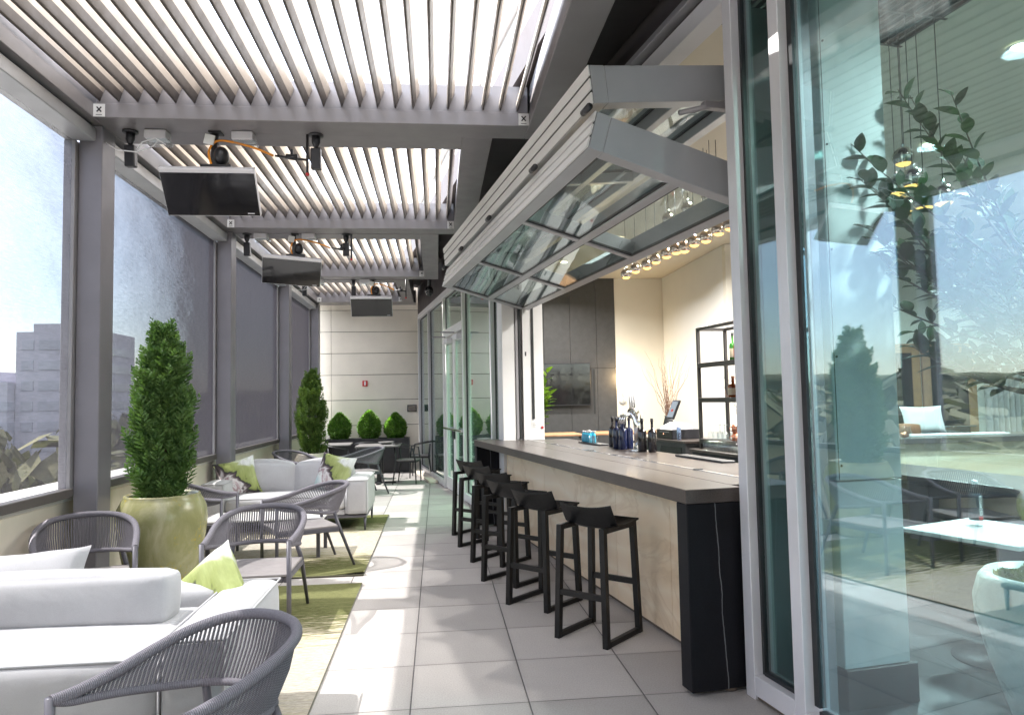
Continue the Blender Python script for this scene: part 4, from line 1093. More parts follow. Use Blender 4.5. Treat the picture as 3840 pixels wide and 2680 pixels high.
# ------------------------------------------------------------------ heaters and fittings under the cross beams
def hang(i, y, xs, lab):
    h = thing('patio_heater', lab[0], 'heater', (xs['h'], y, ZB), R(xs.get('rz', 0)), 'electric heaters under the pergola beams')
    b = MB(); b.box(-.07, .03, -.05, .05, -.012, 0, .002); b.box(-.055, -.005, -.02, .02, -.27, -.012, .003); b.obj('bracket', M['black'], h)
    b = MB(); b.sphere((.03, -.02, -.20), .075, 18, 12, (.8, 1, 1)); b.lathe([(.03, -.02), (.03, .03)], 12, (.0, -.01, -.30)); b.obj('swivel', M['blackplastic'], h)
    b = MB(); b.box(-.13, .11, -.05, .05, -.335, -.275, .004); b.obj('junction', M['black'], h)
    m = Matrix.Translation((-.06, .02, -.495)) @ Matrix.Rotation(R(36), 4, 'X') @ Matrix.Rotation(R(xs.get('roll', 0)), 4, 'Y')
    b = MB(); b.box(-.37, .37, -.022, .03, -.19, .21, .004, M=m); o = b.obj('casing', M['alu'], h)
    b = MB(); b.box(-.366, .366, -.0255, -.0222, -.184, .175, .001, M=m); b.obj('glass_front', M['blackgloss'], o)
    b = MB(); b.box(.27, .325, -.0268, -.0258, -.168, -.16, M=m); b.obj('maker_mark', M['alu'], o)
    hose = thing('gas_hose', lab[1], 'hose', (xs['h'], y, ZB), 0, 'orange hoses to the heaters')
    dx = xs['p']-xs['h']
    b = MB(); pts = []
    ctrl = [Vector((-.045, -.03, -.285)), Vector((-.06, -.05, -.17)), Vector((.02, -.055, -.085)), Vector((dx*.35, -.04, -.12)), Vector((dx*.62, -.02, -.19))]
    for k in range(len(ctrl)-1):
        a = ctrl[max(k-1, 0)]; c = ctrl[k]; d = ctrl[k+1]; e = ctrl[min(k+2, len(ctrl)-1)]
        for q in range(8):
            u = q/8; pts.append(.5*((2*c)+(d-a)*u+(2*a-5*c+4*d-e)*u*u+(3*c-a-3*d+e)*u**3))
    pts.append(ctrl[-1]); b.tube(pts, .0095, 8); b.obj('hose', M['orange'], hose)
    b = MB(); b.box(-.075, .005, -.075, -.06, -.13, -.05, .002, M=Matrix.Rotation(R(12), 4, 'Y')); b.obj('warning_tag', M['paperwhite'], hose)
    g = thing('gas_valve', lab[2], 'gas valve', (xs['p'], y, ZB), 0, 'pipe drops with valves beside the heaters')
    b = MB(); b.tube([(0, 0, 0), (0, 0, -.33)], .011, 8); b.tube([(-dx*.36, -.02, -.19), (0, 0, -.215)], .010, 8); b.obj('pipe', M['black'], g)
    b = MB(); b.tube([(-dx*.24, -.02, -.195), (-dx*.11, -.01, -.205)], .022, 8); b.box(-dx*.24-.0, -dx*.11, -.02, .0, -.185, -.172, .003); b.box(-dx*.19, -dx*.16, -.02, .0, -.171, -.13, .003); b.obj('valve_body', M['blackplastic'], g)
    b = MB(); b.sphere((0, 0, -.335), .016, 8, 6); b.obj('end_cap', M['red'], g)
    for k, (x, l) in enumerate(zip(xs['s'], lab[3])):
        s_ = thing('spotlight', l, 'spotlight', (x, y, ZB), 0, 'black spotlights under the pergola beams')
        b = MB(); b.lathe([(.06, -.014), (.06, 0)], 16); b.lathe([(.012, -.12), (.035, -.07), (.035, -.014)], 14); b.obj('mount', M['blackplastic'], s_)
        b = MB(); b.box(-.04, .04, -.035, .035, -.29, -.115, .008, 2, M=Matrix.Rotation(R(4), 4, 'X')); b.obj('lamp_head', M['blackplastic'], s_)
    for k, (x, l) in enumerate(zip(xs['b'], lab[4])):
        s_ = thing('ceiling_fitting', l, 'ceiling lamp', (x, y, ZB), 0, 'grey box fittings with clear covers under the beams')
        b = MB(); b.box(-.085, .085, -.06, .06, -.07, 0, .006); b.obj('box', M['alu'], s_)
        b = MB(); b.box(-.075, .11, -.06, .06, -.115, -.071, .02, 3); b.obj('cover', M['glassware'], s_)
hang(0, 2.2, {'h': -1.60, 'p': -.89, 's': (-2.29, -.82), 'b': (-2.08, -1.40)}, ('black panel heater under the nearest cross beam', 'orange hose curving off the nearest heater', 'black pipe with valve and red cap right of the nearest heater',
     ('black spotlight at the left end of the nearest cross beam', 'black spotlight beside the pipe on the nearest cross beam'), ('grey box fitting with white wires on the nearest cross beam', 'grey box fitting behind the nearest heater hose')))
hang(1, 5.8, {'h': -1.66, 'p': -.95, 's': (-2.29, -1.02), 'b': (-2.11, -1.50), 'roll': 4, 'rz': 8}, ('tilted black panel heater under the second cross beam', 'orange hose curving off the tilted second heater', 'black pipe with valve right of the second heater',
     ('black spotlight at the left end of the second cross beam', 'black spotlight beside the pipe on the second cross beam'), ('grey box fitting at the left of the second cross beam', 'grey box fitting behind the second heater')))
hang(2, 9.4, {'h': -.95, 'p': -.39, 's': (-1.33, -2.2), 'b': (-1.13, -1.95)}, ('black panel heater farthest away, before the beige end wall', 'orange hose on the farthest heater', 'black pipe with valve right of the farthest heater',
     ('black spotlight left of the farthest heater', 'black spotlight at the left end of the third cross beam'), ('grey box fitting beside the farthest heater bracket', 'grey box fitting at the left of the third cross beam')))
for y, l in ((2.2, 'loose white wires from the nearest post to the grey box fitting'), (9.4, 'loose white wire under the third cross beam')):
    b = MB(); b.tube([(-2.44, y-.09, 3.66), (-2.35, y-.1, 3.60), (-2.2, y-.1, 3.585), (-2.1, y-.08, 3.63), (-2.04, y-.07, 3.69)], .005, 6); b.tube([(-2.2, y-.1, 3.60), (-2.15, y-.12, 3.66), (-2.06, y-.1, 3.70), (-1.99, y-.07, 3.66)], .005, 6)
    tag(b.obj('wire', M['cablewhite']), l, 'wire')
t = thing('security_camera', 'black dome security camera under the soffit at the far end', 'camera', tuple(F(-.22, 10.0, 3.62)))
b = MB(); b.lathe([(.05, .1), (.075, .06), (.08, 0)], 20); b.sphere((0, 0, 0), .075, 18, 12); b.obj('dome', M['blackgloss'], t)
b = MB(); b.tube([(0, 0, .08), (0, 0, .56)], .03, 10); b.obj('stem', M['black'], t)

# ------------------------------------------------------------------ interior shell
t = thing('charcoal_wall', 'tall charcoal panelled wall behind the television', 'wall', (0, 10.5, 0))
for x0, x1 in ((.22, 1.4), (1.404, 2.30), (2.304, 2.838), (2.842, 3.378), (3.382, 3.77)):
    for z0, z1 in ((.02, .598), (.602, 2.17), (2.174, 3.995)):
        b = MB(); b.box(x0, x1, 0, .06, z0, z1, .003); b.obj('wall_panel', M['darkpanel'], t)
b = MB(); b.box(.22, 3.77, .061, .12, .0, 3.99); b.obj('backing', M['gasket'], t)
b = MB(); b.box(3.29, 3.33, -.006, -.001, 1.25, 2.15); b.obj('slot', M['gasket'], t)
t = thing('cream_wall', 'cream wall with a wall lamp beside the charcoal panels', 'wall', (3.775, 10.5, 0))
b = MB(); b.box(0, 1.1, 0, .12, 0, 3.995); b.obj('plaster', M['cream'], t)
t = thing('white_wall', 'white side wall behind the bar shelves', 'wall', (4.78, 7.35, 0))
b = MB(); b.box(0, .12, .0, 3.145, 0, 3.995); b.obj('plaster', M['whiteplaster'], t)
t = thing('tan_wall', 'cream wall end right of the white wall with wooden doors', 'wall', (4.78, 7.35, 0))
b = MB(); b.box(-.0, 6.3, -.12, -.001, 0, 3.995); b.obj('plaster', M['cream'], t)
t = thing('side_wall', 'plain cream wall deep inside the lounge', 'wall', (10.9, 0, 0))
b = MB(); b.box(0, .1, -7, 7.2, 0, 3.995); b.obj('plaster', M['cream'], t)
t = thing('lounge_window', 'white framed window wall at the camera end of the lounge', 'window', (2.9, -7.0, 0))
b = MB()
for x in (0, 1.6, 3.2, 4.8, 6.4, 7.9): b.box(x, x+.08, -.1, 0, 0, 3.99, .004)
b.obj('mullion', M['white'], t)
b = MB()
for z in (0, .95, 2.6, 3.9): b.box(.0, 7.98, -.08, -.02, z, z+.07)
b.obj('transom', M['white'], t)
d = thing('wooden_doors', 'oak framed double doors with dark glass deep inside the lounge', 'door', (8.0, 7.2, 0))
for a, c in ((-.95, -.02), (.02, .95)):
    b = MB(); b.box(a, a+.14, -.05, 0, .0, 2.35, .004); b.box(c-.14, c, -.05, 0, .0, 2.35, .004); b.box(a+.141, c-.141, -.05, 0, 2.2, 2.35, .004); b.box(a+.141, c-.141, -.05, 0, 0, .25, .004); o = b.obj('door_leaf', M['wood'], d)
    b = MB(); b.box(a+.14, c-.14, -.03, -.02, .25, 2.2); b.obj('door_pane', M['blackgloss'], o)
    b = MB(); b.tube([(a+.1, -.1, 1.0), (c-.1, -.1, 1.0)], .016, 8); b.obj('push_bar', M['steel'], o)
for x, l in ((6.55, 'white curtain left of the wooden doors'), (9.35, 'white curtain right of the wooden doors')):
    b = MB(); vs = []; fs = []
    for k in range(61): 
        u = k/60; vs += [(x-.3+.6*u, 7.1+.05*math.sin(u*38), .05), (x-.3+.6*u, 7.1+.05*math.sin(u*38), 3.9)]
    for k in range(60): fs.append((2*k, 2*k+2, 2*k+3, 2*k+1))
    b._put(vs, fs, True); tag(b.obj('curtain', M['linen']), l, 'curtain')
t = thing('air_grille', 'dark slatted air grille in the lounge ceiling by the glass wall', 'air grille', tuple(F(.95, -.2, 3.995)), FA)
b = MB()
for k in range(26): b.box(-.74+k*.058, -.74+k*.058+.02, -1.5, .75, -.035, -.002)
for k in range(7): b.box(-.76, .76, -1.5+k*.37, -1.48+k*.37, -.04, -.036)
b.obj('grille', M['shelf'], t)
b = MB(); b.box(-.78, .78, -1.52, .77, -.0018, -.0005); b.obj('backing', M['gasket'], t)

# lights indoors
k = 0
for w, s, l in ((1.74, 3.19, 0), (3.2, 5.2, 0), (2.2, 6.6, 0), (3.6, 2.2, 0), (2.6, .4, 0), (1.6, -1.6, 0), (4.2, -1.2, 0), (2.0, 8.6, 0), (5.5, 3.6, 0)):
    p = F(w, s, 3.994)
    t = thing('downlight', 'round recessed downlight in the lounge ceiling', 'downlight', tuple(p), 0, 'recessed ceiling downlights')
    b = MB(); b.lathe([(.055, -.002), (.075, -.006), (.085, -.001)], 20, cap=False); b.obj('trim_ring', M['white'], t)
    b = MB(); b.lathe([(.0, -.0015), (.055, -.0015)], 20, cap=False); b.obj('lens', M['downlight'], t)
    la = bpy.data.lights.new('downlight_lamp', 'AREA'); la.shape = 'DISK'; la.size = .25; la.energy = 27 if k < 3 or k == 7 else 62; la.color = (1, .965, .91); la.spread = R(150)
    lo = bpy.data.objects.new('downlight_lamp', la); C.objects.link(lo); lo.parent = t; lo.location = (0, 0, -.03); k += 1

# mirror ball pendants over the bar
PEN = [(2.53, 3.57), (2.78, 3.52), (3.08, 3.48), (3.39, 3.45), (.34, 3.10), (.35, 2.90), (.15, 2.89), (.33, 2.775), (.13, 2.75), (-.07, 2.72),
       (4.65, 3.08), (4.37, 3.10), (4.06, 3.09), (3.83, 3.11), (3.57, 3.12), (3.35, 3.12), (3.17, 3.10), (2.97, 3.12), (2.74, 3.11), (2.51, 3.13), (2.31, 3.13)]
PW = {(.35, 2.90): 1.46, (.33, 2.775): 1.5}
p0 = None
for i, (s, z) in enumerate(PEN):
    w = 1.43+(.06*((i*5) % 3-1) if i < 10 else 0)
    # keep the sight line while varying the depth a little
    q = F(w, s, z)
    lab = ('mirror ball pendant lamp hanging high above the bar opening' if i < 4 else 'mirror ball pendant lamp behind the aqua glass, left of the leafy tree' if i < 10 else 'mirror ball pendant lamp in the low row along the bar')
    grp = ('high pendants over the bar' if i < 4 else 'pendants behind the aqua glass' if i < 10 else 'low row of pendants along the bar')
    if p0 is None:
        p0 = thing('pendant_lamp', lab, 'pendant lamp', tuple(q), 0, grp)
        b = MB(); pr = []
        for k in range(13):
            a = PI*(.02+.72*k/12); pr.append((.066*math.sin(a), .066*math.cos(a)))
        b.lathe(pr, 28, cap=False); b.obj('globe', M['copperball'], p0)
        b = MB(); b.lathe([(.066*math.sin(PI*(.74+.25*k/8)), .066*math.cos(PI*(.74+.25*k/8))) for k in range(9)], 24, cap=False); b.obj('amber_diffuser', M['glow'], p0)
        b = MB(); b.lathe([(.012, .062), (.012, .09), (.004, .10)], 10); b.obj('cap', M['chrome'], p0)
        pendant_src = p0
        t = p0
    else:
        t = dup(pendant_src, tuple(q), 0, lab); t['group'] = grp
    b = MB(); b.tube([(0, 0, .10), (0, 0, 3.99-z)], .003, 5); 
    o = b.obj('cord', M['black'], t)
# dup copied the first cord too: give every copy only its own
for o in [o for o in C.objects if o.name.startswith('cord') and o.parent and o.parent.name.startswith('pendant')]:
    top = max(v.co.z for v in o.data.vertices)+o.parent.location.z
    if abs(top-3.99) > .01: bpy.data.objects.remove(o)

# ------------------------------------------------------------------ things on and behind the bar
def bottle_mb(h, r, neck=.3, nr=.32):
    b = MB(); b.lathe([(0, .0), (r*.94, .0), (r, h*.02), (r, h*(.66-neck*.25)), (r*.86, h*.64), (r*nr, h*(1-neck)), (r*nr*.9, h*.97), (r*nr*1.1, h*.972), (r*nr*1.1, h)], 16); return b
def bottle(w, s, z, h, r, mat, capmat, label, labmat=None, neck=.3, grp=None):
    t = thing('bottle', label, 'bottle', tuple(F(w, s, z)), random.random()*6, grp)
    bottle_mb(h, r, neck).obj('glass', mat, t)
    b = MB(); b.lathe([(r*.36, h*.90), (r*.36, h*1.005), (0, h*1.006)], 12); b.obj('cap', capmat, t)
    if labmat:
        b = MB(); b.lathe([(r*1.012, h*.16), (r*1.012, h*.46)], 16, cap=False); b.obj('label', labmat, t)
    return t
# wine bottles near the taps
wb = [(.66, 3.37), (.68, 3.29), (.66, 3.20), (.69, 3.12), (.58, 3.08), (.60, 3.0), (.58, 2.92), (.67, 2.98), (.62, 2.58), (.68, 2.50)]
for i, (w, s) in enumerate(wb):
    red = i == 5
    l = 'blue wine bottle with a red cap beside the beer tap' if red else ('dark wine bottle in the left cluster on the bar' if i < 4 else 'navy glass wine bottle in front of the cluster by the tap' if i < 8 else 'dark wine bottle right of the beer tap')
    bottle(w, s, 1.0705, .30, .038, M['bottle_dark'] if (i < 4 or i > 7) else M['bottle_blue'], M['red'] if red else M['black'], l, None if i != 3 else M['label'], .32,
           None if red else ('left cluster of dark wine bottles' if i < 4 else 'navy bottles by the tap' if i < 8 else 'bottles right of the tap'))
t = thing('drip_mat', 'black rubber bar mat under the small blue bottles', 'bar mat', tuple(F(.63, 3.82, 1.0705)), FA)
b = MB(); b.box(-.06, .06, -.30, .32, 0, .016, .003); b.obj('rubber', M['black'], t)
t = thing('bar_mat', 'long black rubber bar mat near the end of the bar', 'bar mat', tuple(F(.69, 1.62, 1.0705)), FA)
b = MB(); b.box(-.06, .055, -.36, .36, 0, .016, .003); b.obj('rubber', M['black'], t)
s0 = None
for k in range(5):
    for j in range(2):
        w, s = .612+.045*j, 3.88+.05*k; l = 'small sky blue bottle with silver cap on the black bar mat'
        if s0 is None:
            s0 = thing('small_bottle', l, 'bottle', tuple(F(w, s, 1.087)), 0, 'small blue bottles on the bar mat')
            b = MB(); b.lathe([(0, 0), (.02, 0), (.021, .01), (.021, .075), (.014, .095), (.011, .10)], 12); b.obj('body', M['cyan'], s0)
            b = MB(); b.lathe([(.013, .10), (.013, .122), (0, .123)], 10); b.obj('cap', M['steel'], s0)
        else: dup(s0, tuple(F(w, s, 1.087)), 0)
for k in range(2):
    t = thing('tumbler', 'clear tumbler at the foot of the small blue bottles' if k == 0 else 'second clear tumbler beside the blue bottles', 'glass', tuple(F(.60, 3.72+.075*k, 1.087)))
    b = MB(); b.lathe([(0, .004), (.03, .0), (.034, .075), (.031, .075), (.028, .012), (0, .012)], 16); b.obj('cup', M['glassware'], t)
# beer tap
t = thing('beer_tap', 'polished chrome beer tap with three tall handles on the bar', 'beer tap', tuple(F(.64, 2.72, 1.0705)), FA)
b = MB(); b.lathe([(.065, 0), (.065, .012), (.042, .02), (.038, .04)], 24); b.tube([(0, 0, .02), (-.0, 0, .24), (.0, .012, .30), (.0, .05, .335), (.0, .12, .345)], [.034, .036, .042, .05, .052], 16)
b.obj('column', M['chrome'], t)
for k in range(3):
    b = MB(); b.tube([(.0, .05+.05*k, .35), (-.0, .05+.05*k, .40)], .012, 10); b.tube([(-.02, .05+.05*k, .34), (-.10, .05+.05*k, .32), (-.12, .05+.05*k, .25)], [.012, .012, .010], 10); o = b.obj('faucet', M['chrome'], t)
    b = MB(); b.tube([(.0, .05+.05*k, .40), (.0, .05+.05*k, .52)], [.009, .014], 10); b.obj('handle', M['white'], o)
b = MB(); b.box(-.08, .06, -.12, .05, .0005, .006); b.obj('drip_tray', M['steel'], t)
# back bar
t = thing('back_bar', 'low black cabinet behind the bar carrying till and shelves', 'cabinet', tuple(F(2.3, 3.0)), FA)
gb = lambda par, name, mat, *a, bev=.004: (lambda b: b.obj(name, mat, par))(MB().box(*a, bev))
gb(t, 'carcass', M['darkpanel'], -.27, .33, -4.0, 1.25, .02, .915); gb(t, 'worktop', M['topstone'], -.30, .35, -4.0, 1.27, .916, .95)
for k in range(6): gb(t, 'door', M['shelf'], -.29, -.271, -3.9+k*.86, -3.06+k*.86, .08, .89)
t = thing('till_cabinet', 'black cabinet left of the shelves that carries the till', 'cabinet', tuple(F(2.3, 4.9)), FA)
gb(t, 'carcass', M['darkpanel'], -.30, .33, -.55, .62, .02, 1.00); gb(t, 'worktop', M['topstone'], -.32, .35, -.57, .64, 1.001, 1.03)
gb(t, 'open_niche', M['gasket'], -.303, -.3005, -.45, .1, .55, .95)
t = thing('cash_drawer', 'black cash drawer with gold lock under the till', 'cash drawer', tuple(F(2.2, 4.95, 1.0305)), FA)
gb(t, 'case', M['blackplastic'], -.17, .2, -.22, .22, 0, .12); gb(t, 'front_plate', M['shelf'], -.178, -.171, -.21, .21, .006, .114)
b = MB(); b.sphere((-.182, .0, .06), .012, 8, 6); b.obj('lock', M['copper'], t)
gb(t, 'slot', M['alu'], -.1795, -.1785, -.15, .12, .085, .09, bev=0)
t = thing('till_terminal', 'grey touch screen till tilted on the cash drawer', 'till', tuple(F(2.2, 4.95, 1.151)), FA)
b = MB(); b.prism([(-.15, 0), (.15, 0), (.16, .03), (.08, .08), (.0, .085), (-.1, .04)], -.16, .17, 'y'); o = b.obj('base', M['alu'], t)
m = Matrix.Translation((-.02, .02, .245)) @ Matrix.Rotation(R(-14), 4, 'Z') @ Matrix.Rotation(R(22), 4, 'Y')
b = MB(); b.box(-.015, .015, -.17, .17, -.13, .13, .01, 2, M=m); o = b.obj('screen_case', M['blackplastic'], t)
b = MB(); b.box(-.017, -.0155, -.15, .15, -.108, .11, M=m); b.obj('display', M['pos'], o)
b = MB(); b.box(-.018, -.0172, -.06, .04, -.03, .0, M=m); b.obj('message_box', M['redlabel'], o)
t = thing('drink_can', 'slim blue and silver drink can beside the cash drawer', 'can', tuple(F(2.06, 4.62, 1.0305)))
b = MB(); b.lathe([(0, 0), (.022, .0), (.027, .012), (.027, .14), (.022, .155), (0, .155)], 16); b.obj('can', M['silvercan'], t)
# branches in a vase
t = thing('twig_vase', 'bundle of bare brown twigs in a vase behind the till', 'twigs', tuple(F(2.5, 5.75, 1.0)))
b = MB(); b.lathe([(0, 0), (.07, 0), (.09, .12), (.05, .28), (.055, .30)], 18); b.obj('vase', M['darkpanel'], t)
rnd = random.Random(8)
b = MB()
for k in range(30):
    a = rnd.random()*2*PI; sp = rnd.uniform(.05, .42); hh = rnd.uniform(.65, 1.05); pts = []
    for q in range(9):
        u = q/8; pts.append((math.cos(a)*sp*u**1.2+.018*math.sin(q*1.7+k), math.sin(a)*sp*u**1.2+.018*math.cos(q*2.1+k*2), .2+hh*u))
    b.tube(pts, [.0045*(1-.8*q/8) for q in range(9)], 4, False)
b.obj('twig', M['twig'], t)
dup(t, tuple(F(2.55, 3.95, .95)), 1.0, 'bare brown twigs standing behind the shelf unit')
# shelf unit
t = thing('bar_shelf', 'bronze black open shelf unit with bottles and glassware', 'shelf unit', tuple(F(2.1, 4.2, .95)), FA)
for w in (0, .36):
    for s in (0, -2.3): gb(t, 'upright', M['shelf'], w, w+.035, s-.035, s, 0, 1.42, bev=.002)
for z in (.085, .56, .965): 
    gb(t, 'shelf_board', M['shelf'], .0355, .3595, -2.30, -.001, z, z+.02, bev=.002); gb(t, 'shelf_rail', M['shelf'], -.004, .0345, -2.264, -.036, z-.02, z+.035, bev=.002)
gb(t, 'top_rail', M['shelf'], 0, .035, -2.264, -.036, 1.385, 1.42, bev=.002); gb(t, 'top_rail', M['shelf'], .36, .395, -2.264, -.036, 1.385, 1.42, bev=.002); gb(t, 'side_rail', M['shelf'], .036, .359, -.035, 0, 1.385, 1.42, bev=.002)
zs = (.95+.106, .95+.581, .95+.986)
for (s, z, h, r, m_, c_, l, lm) in ((3.66, zs[2], .33, .037, 'bottle_green', 'black', 'green necked bottle with pourer on the top bar shelf', 'label'), (3.57, zs[2], .29, .04, 'bottle_amber', 'red', 'red capped bottle with red label on the top bar shelf', 'redlabel'), (3.48, zs[2], .24, .045, 'bottle_dark', 'black', 'squat dark bottle at the right of the top bar shelf', 'label'),
        (3.68, zs[1], .25, .055, 'bottle_amber', 'copper', 'round shouldered bottle with orange cap on the middle bar shelf', 'label'), (3.52, zs[1], .22, .048, 'bottle_dark', 'black', 'dark bottle with red label on the middle bar shelf', 'redlabel'), (3.42, zs[1], .23, .045, 'bottle_dark', 'chrome', 'dark bottle with silver stopper on the middle bar shelf', 'label')):
    bottle(2.1+.15, s, z, h, r, M[m_], M[c_], l, M[lm], .36)
g0 = None
for k in range(18):
    s, w = 4.10-.052*(k//2)*1.9, 2.2+.12*(k % 2)
    l = 'clear stemmed glass standing upside down on the lowest bar shelf'
    if g0 is None:
        g0 = thing('wine_glass', l, 'glass', tuple(F(w, s, zs[0])), 0, 'stemmed glasses on the bar shelf')
        b = MB(); b.lathe([(.030, 0), (.038, .05), (.030, .09), (.005, .10), (.004, .17), (.032, .178)], 16, cap=False); b.obj('cup', M['glassware'], g0)
    else: dup(g0, tuple(F(w, s, zs[0])), 0)
for k in range(2):
    for j in range(3):
        l = 'hammered copper mug %s on the lowest bar shelf' % ('standing' if k == 0 else 'stacked on another')
        t = thing('copper_mug', l, 'mug', tuple(F(2.16, 3.50-.115*j, zs[0]+.098*k)), 0, 'copper mugs %s' % ('below' if k == 0 else 'on top'))
        b = MB(); b.lathe([(0, 0), (.04, 0), (.05, .03), (.05, .06), (.042, .095), (.038, .095), (.045, .05), (0, .01)], 20); b.obj('cup', M['copper'], t)
        b = MB(); b.tube([(-.045, .0, .075), (-.075, 0, .06), (-.075, 0, .035), (-.047, 0, .022)], .005, 6); b.obj('handle', M['copper'], t)
c0 = None
for k in range(22):
    for j in range(2):
        w, s = 2.04+.075*j, 3.95-.075*k; l = 'upturned glass in the rack of tumblers below the shelf'
        if c0 is None:
            c0 = thing('bar_glass', l, 'glass', tuple(F(w, s, .951)), 0, 'rows of tumblers on the back bar')
            b = MB(); b.lathe([(.033, 0), (.028, .11), (0, .112)], 12); b.obj('cup', M['glassware'], c0)
        else: dup(c0, tuple(F(w, s, .951)), 0)
# television
t = thing('wall_television', 'wide black television on the charcoal panel wall', 'television', (2.46, 10.44, 1.85))
b = MB(); b.box(-.76, .76, -.05, .0, -.43, .42, .006); o = b.obj('case', M['blackplastic'], t)
b = MB(); b.box(-.745, .745, -.0525, -.0503, -.405, .405); b.obj('display', M['blackgloss'], o)
t = thing('wall_lamp', 'lit white rod wall lamp on the cream wall', 'wall lamp', (3.89, 10.499, 1.5))
b = MB(); b.lathe([(.075, 0), (.075, .02), (0, .022)], 24); o = b.obj('base', M['white'], t); o.rotation_euler = (PI/2, 0, 0)
b = MB(); b.tube([(0, -.03, 0), (0, -.05, .42)], .008, 8); b.obj('rod', M['white'], t)
b = MB(); b.sphere((0, -.055, .47), .05, 16, 12); b.obj('bulb', M['bulb'], t)
lp = bpy.data.lights.new('wall_lamp_light', 'POINT'); lp.energy = 4; lp.color = (1, .7, .36); lp.shadow_soft_size = .05; lo = bpy.data.objects.new('wall_lamp_light', lp); C.objects.link(lo); lo.parent = t; lo.location = (0, -.18, .47)
# high tables and chairs beyond the bar
def high_table(x, y, lab, w=.9):
    t = thing('lounge_table', lab, 'table', (x, y, 0)); b = MB(); b.box(-w/2, w/2, -.4, .4, .93, .965, .006); b.obj('tabletop', M['wood'], t)
    for sx in (-1, 1):
        b = MB(); b.tube([(sx*(w/2-.06), -.34, .93), (sx*(w/2-.03), -.35, .88), (sx*(w/2-.03), -.35, .01)], .018, 8); b.obj('leg', M['black'], t)
    return t
high_table(2.05, 8.6, 'brown topped table with curved black legs beyond the bar', 1.1)
high_table(3.55, 8.7, 'brown table with a lit edge behind the wine bottles', 1.5)
ic = dup(dc, (2.4, 7.9, .12), R(180), 'black chair tucked at the brown lounge table'); ic['group'] = 'black lounge chairs indoors'
ic2 = dup(dc, (3.3, 8.0, .1), R(170), 'black chair behind the wine bottles at the second lounge table'); ic2['group'] = 'black lounge chairs indoors'
# big leaves
def leaf_plant(name, lab, cat, loc, mat, stems, leaves, ln, seed, rad, z0, z1, pot=None, ang=None):
    t = thing(name, lab, cat, loc); rnd = random.Random(seed); b = MB(); vs = []; fs = []; bs = MB()
    for k in range(stems):
        a = rnd.random()*2*PI if ang is None else ang+rnd.gauss(0, .9)
        h = rnd.uniform(z0, z1); rr = rad*rnd.uniform(.55, 1.05)*(1-.35*abs((h-z0)/(z1-z0)-.45))
        st = Vector((rnd.gauss(0, .05), rnd.gauss(0, .05), max(.5, z0-.2+.55*(h-z0)*.8))); en = Vector((math.cos(a)*rr, math.sin(a)*rr, h))
        mid = (st+en)/2+Vector((0, 0, -.10)); pts = []
        for q in range(11):
            u = q/10; pts.append(st*(1-u)**2+mid*2*u*(1-u)+en*u*u)
        bs.tube(pts, [.009*(1-.75*q/10) for q in range(11)], 5, False)
        for q in range(leaves):
            u = .30+.70*(q+.5)/leaves; i = min(9, int(u*10)); p = pts[i].lerp(pts[i+1], u*10-i); d = (pts[i+1]-pts[i]).normalized()
            sd = (Matrix.Rotation(q*2.4, 3, d) @ d.orthogonal().normalized())
            dr = (d*.75+sd*.85+Vector((0, 0, .15))).normalized(); L_ = ln*rnd.uniform(.7, 1.15); wv = dr.cross(sd.cross(dr)).normalized()
            nrm = dr.cross(Vector((0, 0, 1))).normalized() if abs(dr.z) < .95 else Vector((1, 0, 0)); up_ = nrm.cross(dr)
            n0 = len(vs); nn = 7; fold = .10+.1*rnd.random()
            for j in range(nn+1):
                f = j/nn; w_ = L_*.25*math.sin(PI*f**.8)**.9; c = p+dr*L_*f+Vector((0, 0, -L_*.18*f*f))
                vs += [c-nrm*w_+up_*w_*fold*2, c, c+nrm*w_+up_*w_*fold*2]
            for j in range(nn):
                q0 = n0+j*3; fs += [(q0, q0+1, q0+4, q0+3), (q0+1, q0+2, q0+5, q0+4)]
    b._put(vs, fs, True); b.obj('crown', mat, t)
    bs.tube([(0, 0, .4), (.02, .01, z0-.1), (0, 0, z0+.5*(z1-z0))], [.03, .025, .015], 8); bs.obj('trunk', M['bark'], t)
    return t
pl = leaf_plant('leafy_tree', 'leafy dark green indoor tree in pale pot behind the aqua glass', 'potted tree', (3.02, -.66, 0), M['leaf'], 70, 17, .13, 21, .88, 1.72, 3.2)
b = MB(); b.lathe([(0, 0), (.17, 0), (.20, .03), (.28, .28), (.33, .48), (.335, .58), (.31, .67), (.285, .70), (.27, .70), (.265, .64)], 40); o = b.obj('pot', M['potteal'], pl)
b = MB(); b.lathe([(0, .0), (.268, -.01)], 24, (0, 0, .655)); b.obj('soil', M['soil'], o)
def mossy(rnd):
    a = rnd.random()*2*PI; r = .24*rnd.random()**.5; z = .66+.05*max(0, mnoise.noise(Vector((r*math.cos(a)*9, r*math.sin(a)*9, 3))))+.03*(1-r/.25)
    return Vector((r*math.cos(a), r*math.sin(a), z)), Vector((0, 0, 1))
leaf_cloud(2600, mossy, .022, 5).obj('moss', M['moss'], o)
leaf_plant('fig_plant', 'bright green fig leaves beside the white pillar by the television', 'plant', (1.95, 9.6, 0), M['fig'], 22, 8, .24, 5, .42, 1.15, 2.3)
